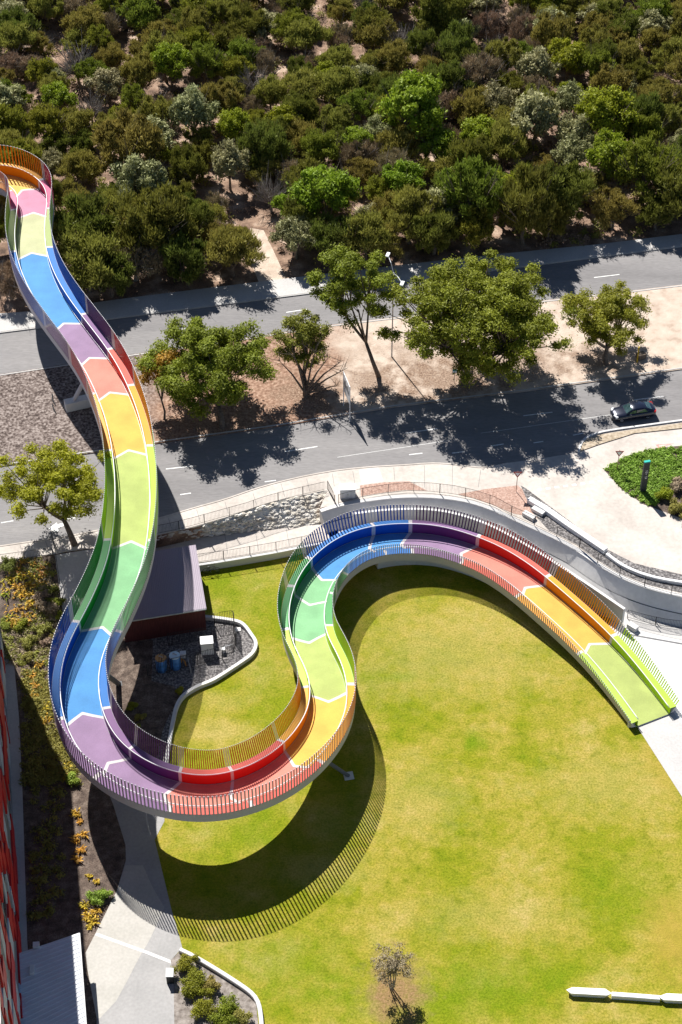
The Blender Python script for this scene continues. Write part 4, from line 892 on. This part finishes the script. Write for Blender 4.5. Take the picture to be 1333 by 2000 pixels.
# ------------------------------------------------------------------ white seat walls and blocks
def seatwall(label, pts, z, w, h, mt=None, name='seat_wall', group=None, win=2):
    Q = px_line(pts, z+h, .5, win); mb = MB(); sweep(mb, Q, [(-w/2, -h), (w/2, -h), (w/2, -.04), (w/2-.04, 0), (-w/2+.04, 0), (-w/2, -.04)])
    return tag(mb.build(name, mt or M['white']), label, 'wall', group)
seatwall('thick white seat wall along the gravel strip at the driveway edge', [(1034, 972), (1065, 990), (1110, 1022), (1184, 1072)], R, .62, .55, win=1)
seatwall('thin curved white kerb wall continuing from the thick seat wall', [(1186, 1080), (1215, 1102), (1250, 1118), (1290, 1129), (1340, 1137), (1450, 1152)], R, .32, .40)
for u, v, l in ((1034, 1006, 'lower of two pale concrete slabs beside the curved fence'), (1052, 997, 'upper of two pale concrete slabs beside the curved fence')):
    boxthing('concrete_slab', l, 'slab', u, v+4, R+.03, (1.35, .55, .38), -.72, M['white_con'], lid=False, group='pale slabs by the fence')
boxthing('service_cabinet', 'white service cabinet on the footpath at the end of the rock bank', 'cabinet', 680, 968, R+.03, (1.55, .9, 1.15), .04, M['white'], True)
boxthing('concrete_block', 'white block at the foot of the free-standing wall by the bridge', 'block', 1236, 1228, .02, (1.0, .55, .5), -.75, M['white_con'], lid=False)
# hexagonal seat at the bottom right
def hexseat(pts, label):
    P_ = [g(u, v, .5) for u, v in pts]; c = np.mean(P_, axis=0); mb = MB()
    P2 = [(c[0]+(p[0]-c[0])*.86, c[1]+(p[1]-c[1])*.80) for p in P_]; mb.v = [(x, y, 0) for x, y in P2]+[(p[0], p[1], .5) for p in P_]; n = len(P_)
    for i in range(n): j = (i+1) % n; mb.f.append((i, n+i, n+j, j)); mb.m.append(0)
    mb.f.append(tuple(range(n, 2*n))[::-1]); mb.m.append(0); mb.f.append(tuple(range(n))); mb.m.append(0)
    return tag(mb.build('seat_block', M['white']), label, 'seat', 'white hexagonal seats on the lawn')
hexseat([(1107, 1933), (1119, 1928), (1183, 1931), (1196, 1940), (1186, 1944), (1116, 1940)], 'left white six-sided seat block on the lawn')
hexseat([(1287, 1946), (1303, 1940), (1370, 1943), (1384, 1952), (1370, 1956), (1297, 1953)], 'white six-sided seat block cut by the right edge of the photo')
seatwall('thin white bar joining the two six-sided seat blocks', [(1196, 1941), (1240, 1944), (1290, 1948)], 0, .42, .42, name='seat_bar', win=1)

# planter at the bottom with shrubs
seatwall('pale kerb wall of the planter bed beside the path', [(352, 1853), (380, 1866), (430, 1896), (475, 1925), (500, 1943), (508, 1960), (512, 2000), (516, 2080)], 0, .34, .38, M['white_con'], 'planter_wall')
sheet('planter_bed', [(352, 1858), (500, 1948), (514, 2080), (345, 2250), (340, 1903), (334, 1876)], mat('pale_mulch', [(.3, (.12, .10, .085)), (.7, (.36, .32, .29))], 2, 8, .95, .4, 10), z=.03)
def shrub(u, v, z, r, h, label, lk, n=10, per=120, size=.14, group=None, seed=0):
    per = int(per*1.8); size *= .75; c = g(u, v, z); q = np.random.default_rng(seed+int(u*7+v)); t = thing('shrub', c, label, 'shrub', group)
    ce = np.stack([q.normal(size=n)*r*.42, q.normal(size=n)*r*.42, h*(.35+.4*q.random(n))], 1); mb = MB()
    for k in range(n): mb.tube([(0, 0, -.02), tuple(ce[k]*.6), tuple(ce[k])], [.02, .014, .006], 3, 0, False)
    mb.build('stem', M['bark'], t); me = leaves_mesh('foliage', ce, [r*.45]*n, per, size, LM[lk], seed=seed+int(u), flat=.8); o = bpy.data.objects.new('foliage', me); COL.objects.link(o); o.parent = t
    return t
for u, v, r, lab in ((362, 1888, .75, 'green shrub at the top corner of the planter'), (385, 1915, .95, 'wide green shrub in the upper middle of the planter'), (378, 1942, .8, 'olive shrub on the left side of the planter next to the path'), (412, 1930, .6, 'small shrub right of the wide planter shrub'),
                     (400, 1975, 1.1, 'large shrub in the lower half of the planter'), (452, 1972, .95, 'green shrub near the planter wall'), (470, 1992, .7, 'shrub by the lower planter wall'), (430, 2000, .9, 'shrub cut by the bottom edge of the photo')):
    shrub(u, v, .03, r, .9, lab, 'gum' if r > .7 else 'olive', 12, 150, .12, 'shrubs in the planter')
# bin
c = g(334, 1915, .015); t = thing('bin', c, 'dark bin with a pale slanted top beside the planter', 'bin'); mb = MB(); mb.prism([(-.27, -.3), (.27, -.3), (.27, .3), (-.27, .3)], 0, 1.0); mb.build('body', M['black_metal'], t)
mb = MB(); mb.prism([(-.31, -.34), (.31, -.34), (.31, .34), (-.31, .34)], [1.0]*4, [1.04, 1.04, 1.28, 1.28]); mb.build('lid', M['white'], t)

# golden plants in the beds on the left
def aloe(u, v, z, r, label, lk='aloe', n=26, group='golden strap-leaved plants'):
    c = g(u, v, z); q = np.random.default_rng(int(u*13+v)); mb = MB()
    for k in range(n):
        a = q.random()*6.28; L_ = r*(.6+.5*q.random()); b = q.normal()*.1; w = .05+.03*q.random(); d = Vector((math.cos(a), math.sin(a), 0)); sd_ = Vector((-d.y, d.x, 0))*w; o_ = Vector((q.normal()*r*.3, q.normal()*r*.3, 0))
        p0 = o_; p1 = o_+d*L_*.5+Vector((0, 0, L_*.55)); p2 = o_+d*L_+Vector((0, 0, L_*.35+b))
        mb.face([p0-sd_, p0+sd_, p1+sd_, p1-sd_]); mb.face([p1-sd_, p1+sd_, p2])
    o = mb.build('strap_plant', LM[lk], origin=None); o.location = c; at = o.data.attributes.new('leaf', 'FLOAT', 'POINT'); at.data.foreach_set('value', np.repeat(q.random(n), 7).astype(np.float32))
    return tag(o, label, 'plant', group)
q = random.Random(4); zs = lambda v: float(np.interp(v, [1090, 1140, 1200, 1262], [R, 1.5, .5, .03]))
nA = 0
for k in range(46):
    u = q.uniform(8, 72); v = q.uniform(1122, 1222)
    if u > 60 and v > 1180: continue
    nA += 1; aloe(u, v, zs(v), q.uniform(.5, .85), 'golden strap-leaved plant in the bright clump on the upper left slope', 'aloe' if q.random() < .8 else 'yellow', 24)
for k in range(22):
    u = q.uniform(30, 98); v = q.uniform(1100, 1150); aloe(u, v, zs(v), q.uniform(.35, .6), 'orange-tinged strap plant near the top of the left slope', 'rust', 20, 'orange-tinged plants on the slope')
ordn = ['first', 'second', 'third', 'fourth', 'fifth', 'sixth', 'seventh', 'eighth', 'ninth', 'tenth', 'eleventh', 'twelfth', 'thirteenth', 'fourteenth', 'fifteenth', 'sixteenth', 'seventeenth', 'eighteenth', 'nineteenth', 'twentieth', 'last']
for i, (u, v) in enumerate(sorted([(62, 1322), (78, 1300), (70, 1342), (66, 1360), (86, 1385), (88, 1408), (132, 1500), (136, 1520), (150, 1592), (158, 1605), (162, 1632), (150, 1640), (160, 1662), (152, 1680), (172, 1790), (182, 1800), (176, 1812), (168, 1770), (188, 1782), (176, 1712), (190, 1722)], key=lambda p: p[1])):
    aloe(u, v, .02, .55 if u not in (176, 190, 158) else .32, 'golden strap plant, %s from the far end of the mulch strip beside the building shadow' % ordn[i], 'aloe', 24, 'golden plants along the mulch strip')
i = 0
for u, v, r, lk in ((20, 1108, .9, 'dark'), (45, 1225, .7, 'gum'), (15, 1225, .6, 'green'), (112, 1180, .6, 'gum'), (118, 1205, .5, 'gum'), (105, 1155, .5, 'dark'), (90, 1235, .8, 'olive'), (60, 1262, .8, 'olive'), (85, 1262, .6, 'brown'), (105, 1250, .5, 'olive'), (95, 1190, .9, 'brown'), (80, 1170, .7, 'brown'), (70, 1380, .7, 'olive'),
                    (140, 1530, .7, 'turf'), (190, 1758, .8, 'turf'), (205, 1750, .6, 'turf'), (262, 1382, .5, 'gum'), (352, 1352, .4, 'yellow'), (275, 1402, .45, 'olive'), (55, 1290, .6, 'olive'), (270, 1420, .3, 'olive')):
    names = ['dark bush below the fence at the top left', 'green bush under the golden clump', 'leafy bush at the left edge by the building corner', 'green bush at the walkway edge, upper one', 'green bush at the walkway edge, lower one', 'dark bush below the walkway fence', 'olive bush near the blue bridge section', 'olive bush above the brick pad', 'brown tuft above the brick pad', 'olive bush at the foot of the walkway', 'brown bush on the middle of the slope', 'brown tuft beside the golden clump', 'olive bush in the strip by the building shadow',
             'bright green bush at the edge of the building shadow', 'bright green bush where the path bends', 'smaller bright green bush where the path bends', 'green bush in the dark yard soil', 'yellow-green bush by the white yard kerb', 'olive tuft in the dark yard soil', 'olive bush beside the brick pad', 'tiny tuft at the foot of the yard slope']
    shrub(u, v, zs(v) if v < 1262 else .02, r, r, names[i], lk, 9, 110, .13, 'low bushes in the garden beds', 3); i += 1
# ground cover in the shaded bed by the building
pts = [g(48+q.random()*(q.random()*.25+.75)*(v-1200)*.38, v, .1) for v in [q.uniform(1310, 1530) for k in range(300)]]+[g(q.uniform(60, 125), q.uniform(1530, 1790), .08) for k in range(60)]
me = leaves_mesh('ground_cover', pts, [.5]*len(pts), 60, .14, LM['olive'], flat=.4, seed=12); o = bpy.data.objects.new('ground_cover', me); COL.objects.link(o); tag(o, 'low ground cover in the shaded bed beside the building', 'ground cover', kind='stuff')
cov = [(u, v) for u, v in [(q.uniform(-10, 116), q.uniform(1094, 1300)) for k in range(520)] if u < 104+(v-1090)*.12]
for nm_, lk, sel in (('slope_cover', 'olive', cov[::2]), ('dry_slope_cover', 'brown', cov[1::2])):
    me = leaves_mesh(nm_, [tuple(np.array(g(u, v, zs(v)))+np.array([0, 0, .1])) for u, v in sel], [.42]*len(sel), 60, .12, LM[lk], flat=.5, seed=21); o = bpy.data.objects.new(nm_, me); COL.objects.link(o)
    tag(o, 'green ground cover on the sloping garden bed' if lk == 'olive' else 'dry brown ground cover on the sloping garden bed', 'ground cover', kind='stuff')
# turf island on the right with signs
sheet('island_soil', [(1181, 918), (1200, 905), (1245, 884), (1300, 873), (1340, 870), (1500, 868), (1500, 1080), (1340, 1016), (1300, 1000), (1258, 985), (1230, 966), (1215, 955)], M['mulch'], z=R+.03)
isl = [(1184, 918), (1200, 905), (1245, 885), (1300, 875), (1345, 872), (1420, 870), (1420, 950), (1300, 950), (1285, 985), (1262, 984), (1232, 965), (1218, 952)]
def inside(u, v, P_):
    c = False
    for i in range(len(P_)):
        (x1, y1), (x2, y2) = P_[i], P_[i-1]
        if (y1 > v) != (y2 > v) and u < (x2-x1)*(v-y1)/(y2-y1)+x1: c = not c
    return c
pts = []
while len(pts) < 900:
    u, v = q.uniform(1180, 1420), q.uniform(868, 990)
    if inside(u, v, isl): pts.append(g(u, v, R+.12))
me = leaves_mesh('grass', pts, [.32]*len(pts), 55, .13, LM['turf'], flat=.6, seed=14); o = bpy.data.objects.new('grass', me); COL.objects.link(o); tag(o, 'lush green grass on the island right of the driveway', 'grass', kind='stuff')
for u, v, r, lk, lab in ((1298, 975, .8, 'yellow', 'yellow-green round bush behind the totem sign'), (1322, 1000, .9, 'olive', 'dull olive bush at the right edge of the island'), (1325, 955, .8, 'brown', 'greyish brown bush above the olive one on the island'), (1345, 985, .9, 'olive', 'bush cut by the right edge of the photo')):
    shrub(u, v, R+.05, r, 1.0, lab, lk, 14, 160, .14, 'bushes on the island', 6)

# ------------------------------------------------------------------ signs
c = g(1256, 962, R); t = thing('totem_sign', c, 'tall dark pylon sign with a teal top on the grassy island', 'sign', rz=.25); mb = MB(); mb.box((0, 0, 2.05), (.62, .24, 4.1)); mb.build('panel', paint('charcoal', (.05, .055, .06), .5), t)
mb = MB(); mb.box((0, 0, 4.16), (.63, .25, .12)); mb.build('cap', paint('teal', (.02, .42, .36), .5), t)
mb = MB()
for k, (z_, w) in enumerate(((3.0, .22), (2.8, .3), (2.6, .18), (2.2, .26), (2.0, .2))): mb.box((.05, -.123, z_), (w, .008, .06))
mb.build('lettering', M['white'], t)
RED = paint('sign_red', (.35, .06, .05), .6)
def giveway(u, v, label):
    c = g(u, v, R+.02); t = thing('give_way_sign', c, label, 'sign', 'give way signs at the driveway'); mb = MB(); mb.tube([(0, 0, 0), (0, 0, 2.75)], .035, 8); mb.build('post', paint('rust_post', (.35, .20, .14), .7) if u > 1100 or True else M['grey_metal'], t)
    def tri(r, y, th, mt, nm_, par):
        mb = MB(); P_ = [(r*math.sin(a), 2.42+r*math.cos(a)) for a in (math.pi, math.pi/3, -math.pi/3)]
        f = [(x, y-th, z_) for x, z_ in P_]; bk = [(x, y, z_) for x, z_ in P_]; mb.face(f); mb.face(bk[::-1])
        for i in range(3): j = (i+1) % 3; mb.face([f[i], bk[i], bk[j], f[j]])
        return mb.build(nm_, mt, par)
    p = tri(.52, -.04, .02, RED, 'border', t); tri(.32, -.062, .005, M['white'], 'face', p)
giveway(1009, 960, 'red-edged triangular sign on the red paving left of the driveway'); giveway(1206, 919, 'red-edged triangular sign at the tip of the grassy island')
# small green and white sign and others on the median
c = g(888, 748, R+.1); t = thing('small_sign', c, 'small green and white sign on a short post under the spreading tree', 'sign'); mb = MB(); mb.tube([(0, 0, 0), (0, 0, 1.9)], .03, 6); mb.build('post', M['grey_metal'], t)
mb = MB(); mb.box((0, -.04, 1.65), (.5, .03, .5)); p = mb.build('panel', M['white'], t); mb = MB(); mb.box((0, -.058, 1.78), (.44, .006, .18)); mb.build('band', paint('sign_teal', (.02, .30, .25), .5), p)
# banner sign seen almost edge-on
c = g(672, 792, R+.1); t = thing('banner_sign', c, 'narrow white banner sign on two posts seen almost edge-on beside the lower road', 'sign')
e = g(688, 812, R+.1); d = Vector((e[0]-c[0], e[1]-c[1], 0)); d = Vector((.75, -2.9, 0)).normalized()
for k in (0, 2.6):
    mb = MB(); mb.tube([(d.x*k, d.y*k, 0), (d.x*k, d.y*k, 4.6)], .05, 8); mb.build('post', M['white'], t)
n_ = Vector((-d.y, d.x, 0))*.03; a = d*.05; b = d*2.55; mb = MB(); mb.prism([(a.x-n_.x, a.y-n_.y), (b.x-n_.x, b.y-n_.y), (b.x+n_.x, b.y+n_.y), (a.x+n_.x, a.y+n_.y)], 2.2, 4.55); pn = mb.build('panel', M['white'], t)
mb = MB()
for k in range(7):
    a = d*(.25+k*.32); b = d*(.42+k*.32); w = 1.12
    for s_ in (1, -1): 
        nn = n_*w*s_; mb.prism([(a.x+nn.x, a.y+nn.y), (b.x+nn.x, b.y+nn.y), (b.x+nn.x*1.05, b.y+nn.y*1.05), (a.x+nn.x*1.05, a.y+nn.y*1.05)], 3.1, 3.7+.2*(k % 3))
mb.build('lettering', M['black_metal'], pn)
# hydrant markers, yellow post
for u, v, z_, lab in ((857, 497, R, 'yellow hydrant marker at the edge of the bush'), (1245, 708, R+.1, 'thin yellow post beside the wispy median tree')):
    c = g(u, v, z_); t = thing('marker_post', c, lab, 'post'); mb = MB(); mb.box((0, 0, .5 if v < 600 else 1.0), (.12, .12, 1.0 if v < 600 else 2.0)); mb.build('post', paint('marker_yellow', (.6, .40, .02), .5), t)
    mb = MB(); mb.box((0, 0, 1.06 if v < 600 else 2.06), (.22 if v < 600 else .14, .14, .12)); mb.build('cap', paint('marker_yellow_cap', (.65, .45, .03), .5), t)
c = g(1258, 702, R+.1)
boxthing('stone_block', 'rough brown block beside the thin yellow post on the median', 'block', 1252, 700, R+.1, (.9, .7, .7), .4, M['bark'], lid=False)
# street lamp with two arms
c = g(766, 697, R+.1); t = thing('street_lamp', c, 'tall grey street lamp with two heads rising between the median gums', 'street lamp'); mb = MB(); mb.tube([(0, 0, 0), (0, 0, 5), (0, 0, 11.2)], [.085, .07, .05], 8); mb.build('pole', M['grey_metal'], t)
for dx, dy, dz in ((-.55, 1.9, .95), (.75, -2.6, .75)):
    mb = MB(); mb.tube([(0, 0, 11.1), (dx*.5, dy*.5, 11.1+dz*.75), (dx, dy, 11.1+dz)], .045, 8); mb.build('arm', M['grey_metal'], t)
    mb = MB(); mb.box((dx*1.08, dy*1.08, 11.1+dz), (.34, .75, .14), -.28 if dy < 0 else -.28); mb.build('lamp_head', M['white'], t)
# fallen sticks in the mulch
for i, P_ in enumerate([[(103, 770), (104, 782), (110, 792)], [(103, 790), (106, 800), (111, 808)]]):
    mb = MB(); mb.tube([g(u, v, R+.16) for u, v in P_], [.07, .08, .05], 6); tag(mb.build('stick', M['black_metal']), 'dark curved %s lying in the bark mulch left of the bridge pier' % ('upper stick' if i == 0 else 'lower stick'), 'stick')
# rocks
mb_v = []; q = random.Random(8); slope_poly = [(u, v) for u, v, _ in slope_top]+[(629, 1022)]+[(u, v) for u, v, _ in tp[::-1][1:]]
mb = MB()
while len(mb_v) < 620:
    u, v = q.uniform(300, 640), q.uniform(955, 1066); top_y = np.interp(u, [300, 380, 425, 515, 567, 641], [1047, 1029, 1016, 985, 972, 958]); bot_y = np.interp(u, [300, 380, 515, 629], [1064, 1051, 1034, 1022])
    if not top_y+2 < v < bot_y-1: continue
    f = (v-top_y)/(bot_y-top_y); c = Vector(g(u, v, R+(LP-R)*f)); r0 = q.uniform(.12, .30); mb_v.append(1); i0 = len(mb.v); n1 = 6
    for ring_, (zz, rr_) in enumerate(((-.6, .9), (.15, 1.0), (.6, .55))):
        for j in range(n1): a = j/n1*6.28+ring_*.4; k = rr_*q.uniform(.75, 1.2); mb.v.append((c.x+math.cos(a)*r0*k*1.3, c.y+math.sin(a)*r0*k, c.z+zz*.55*r0*q.uniform(.8, 1.1)))
    for ring_ in range(2):
        for j in range(n1): j2 = (j+1) % n1; mb.f.append((i0+ring_*n1+j, i0+ring_*n1+j2, i0+(ring_+1)*n1+j2, i0+(ring_+1)*n1+j)); mb.m.append(0)
    mb.f.append(tuple(i0+2*n1+j for j in range(n1))); mb.m.append(0)
tag(mb.build('rocks', M['rock']), 'pale limestone rocks packed on the bank above the lower path', 'rocks', kind='stuff')

# ------------------------------------------------------------------ bicycle
def bicycle():
    c = g(414, 1119, 0); t = thing('bicycle', c, 'black bicycle standing on the lawn against the low white wall', 'bicycle', rz=.14)
    for x in (-.52, .52):
        mb = MB(); mb.ring((x, 0, .34), .33, .022, (0, 1, 0), 28); w = mb.build('wheel', M['black_metal'], t)
        mb = MB()
        for k in range(12): a = k*math.pi/6; mb.tube([(x, 0, .34), (x+.32*math.cos(a), 0, .34+.32*math.sin(a))], .004, 3)
        mb.build('spokes', M['grey_metal'], w)
    mb = MB(); bb_ = (-.08, 0, .30); seat = (-.22, 0, .86); head = (.36, 0, .80); rear = (-.52, 0, .34); fr = (.52, 0, .34)
    for a, b in ((bb_, seat), (bb_, head), ((-.2, 0, .8), (.34, 0, .84)), (rear, bb_), (rear, (-.2, 0, .78)), (head, fr), (head, (.32, 0, 1.0))): mb.tube([a, b], .02, 6)
    mb.build('frame', M['black_metal'], t)
    mb = MB(); mb.tube([(.32, -.28, 1.02), (.36, 0, 1.0), (.32, .28, 1.02)], .015, 6); mb.build('handlebar', M['black_metal'], t)
    mb = MB(); mb.prism([(-.36, -.08), (-.36, .08), (-.1, .02), (-.1, -.02)], .87, .92); mb.build('saddle', M['black_metal'], t)
    mb = MB(); mb.tube([(-.08, -.1, .30), (-.08, .1, .30)], .02, 5); mb.ring((-.08, .05, .30), .09, .012, (0, 1, 0), 14); mb.tube([(-.08, -.1, .30), (-.02, -.1, .14)], .012, 4); mb.build('pedal', M['grey_metal'], t)
bicycle()

# ------------------------------------------------------------------ car
def car():
    c = g(1236, 812, zr); t = thing('parked_car', c, 'dark blue-black sedan driving left on the lower road', 'car'); t.name = 'car'
    e = g(1300, 803, zr); ang = math.atan2(e[1]-c[1], e[0]-c[0]); t.rotation_euler[2] = ang     # nose points to -x
    bodym = bpy.data.materials.new('navy_car_paint'); nt, p = nodes_of(bodym); p.inputs['Base Color'].default_value = (.012, .016, .035, 1); p.inputs['Metallic'].default_value = .3; p.inputs['Roughness'].default_value = .22; p.inputs['Coat Weight'].default_value = .6
    st = [(-2.36, .52, .38, .60), (-2.25, .74, .26, .70), (-1.9, .86, .2, .80), (-1.2, .90, .2, .90), (-.6, .91, .2, .95), (.5, .91, .2, .97), (1.3, .90, .2, .99), (1.9, .88, .22, 1.0), (2.25, .78, .28, .95), (2.36, .6, .4, .80)]
    mb = MB(); n1 = 12
    for x, w, z0, z1 in st:
        m_ = (z0+z1)/2
        for (yy, zz) in ((-.82, z0), (-1, z0+.12), (-1.0, m_), (-.95, z1-.08), (-.80, z1), (-.35, z1+.03), (.35, z1+.03), (.80, z1), (.95, z1-.08), (1.0, m_), (1, z0+.12), (.82, z0)): mb.v.append((x, yy*w, zz))
    for i in range(len(st)-1):
        for j in range(n1): j2 = (j+1) % n1; mb.f.append((i*n1+j, i*n1+j2, (i+1)*n1+j2, (i+1)*n1+j)); mb.m.append(0)
    mb.f.append(tuple(range(n1))[::-1]); mb.m.append(0); mb.f.append(tuple((len(st)-1)*n1+j for j in range(n1))); mb.m.append(0)
    body = mb.build('body', bodym, t, True)
    # roof and pillars: lofted cabin
    cab = [(-1.02, .74, .93, .94), (-.30, .66, .95, 1.36), (.15, .64, .96, 1.43), (.85, .63, .97, 1.41), (1.25, .64, .98, 1.30), (1.95, .70, .99, 1.02)]
    mb = MB()
    for x, w, z0, z1 in cab:
        for yy, zz in ((-1.12*w, z0), (-w, z1-.06), (-w*.8, z1), (w*.8, z1), (w, z1-.06), (1.12*w, z0)): mb.v.append((x, yy, zz))
    for i in range(len(cab)-1):
        for j in range(5): mb.f.append((i*6+j, i*6+j+1, (i+1)*6+j+1, (i+1)*6+j)); mb.m.append(0)
    mb.build('roof', bodym, t, True)
    glass = mat('car_glass', [(.4, (.02, .045, .05)), (.6, (.05, .09, .10))], 2, 3, .05, spec=.9)
    mb = MB(); mb.face([(-.96, -.66, .985), (-.96, .66, .985), (-.33, .50, 1.372), (-.33, -.50, 1.372)]); mb.build('windscreen', glass, t)
    mb = MB(); mb.face([(1.30, .49, 1.305), (1.30, -.49, 1.305), (1.86, -.58, 1.06), (1.86, .58, 1.06)][::-1]); mb.build('rear_window', glass, t)
    for s_ in (-1, 1):
        for x0, x1, xt0, xt1 in ((-.80, .08, -.28, .08), (.14, 1.35, .14, 1.02)):
            mb = MB(); mb.face([(x0, s_*.815, 1.0), (x1, s_*.795, 1.0), (xt1, s_*.705, 1.30), (xt0, s_*.712, 1.29)]); mb.build('side_window', glass, t)
        mb = MB(); mb.prism([(-2.30, s_*.40), (-2.12, s_*.80), (-1.86, s_*.82), (-2.1, s_*.42)], .58, .80); mb.build('headlight', paint('lamp_clear', (.75, .77, .8), .15), t)
        mb = MB(); mb.prism([(2.33, s_*.46), (2.28, s_*.76), (2.05, s_*.87), (2.1, s_*.46)], .72, .93); mb.build('tail_light', paint('lamp_red', (.45, .01, .01), .2), t)
        mb = MB(); mb.prism([(-.72, s_*.90), (-.58, s_*.90), (-.54, s_*1.08), (-.68, s_*1.08)], .96, 1.08); mb.build('mirror', bodym, t)
        for x in (-1.45, 1.4):
            mb = MB(); mb.ring((x, s_*.80, .32), .235, .09, (0, 1, 0), 22); w = mb.build('wheel', M['black_metal'], t, True)
            mb = MB(); mb.ring((x, s_*.87, .32), .17, .02, (0, 1, 0), 18)
            for k in range(5): a = k*1.257; mb.tube([(x, s_*.87, .32), (x+.17*math.cos(a), s_*.87, .32+.17*math.sin(a))], .025, 4)
            mb.build('rim', M['grey_metal'], w)
    mb = MB(); mb.box((-2.37, 0, .42), (.03, .5, .12)); mb.build('number_plate', M['white'], t)
car()
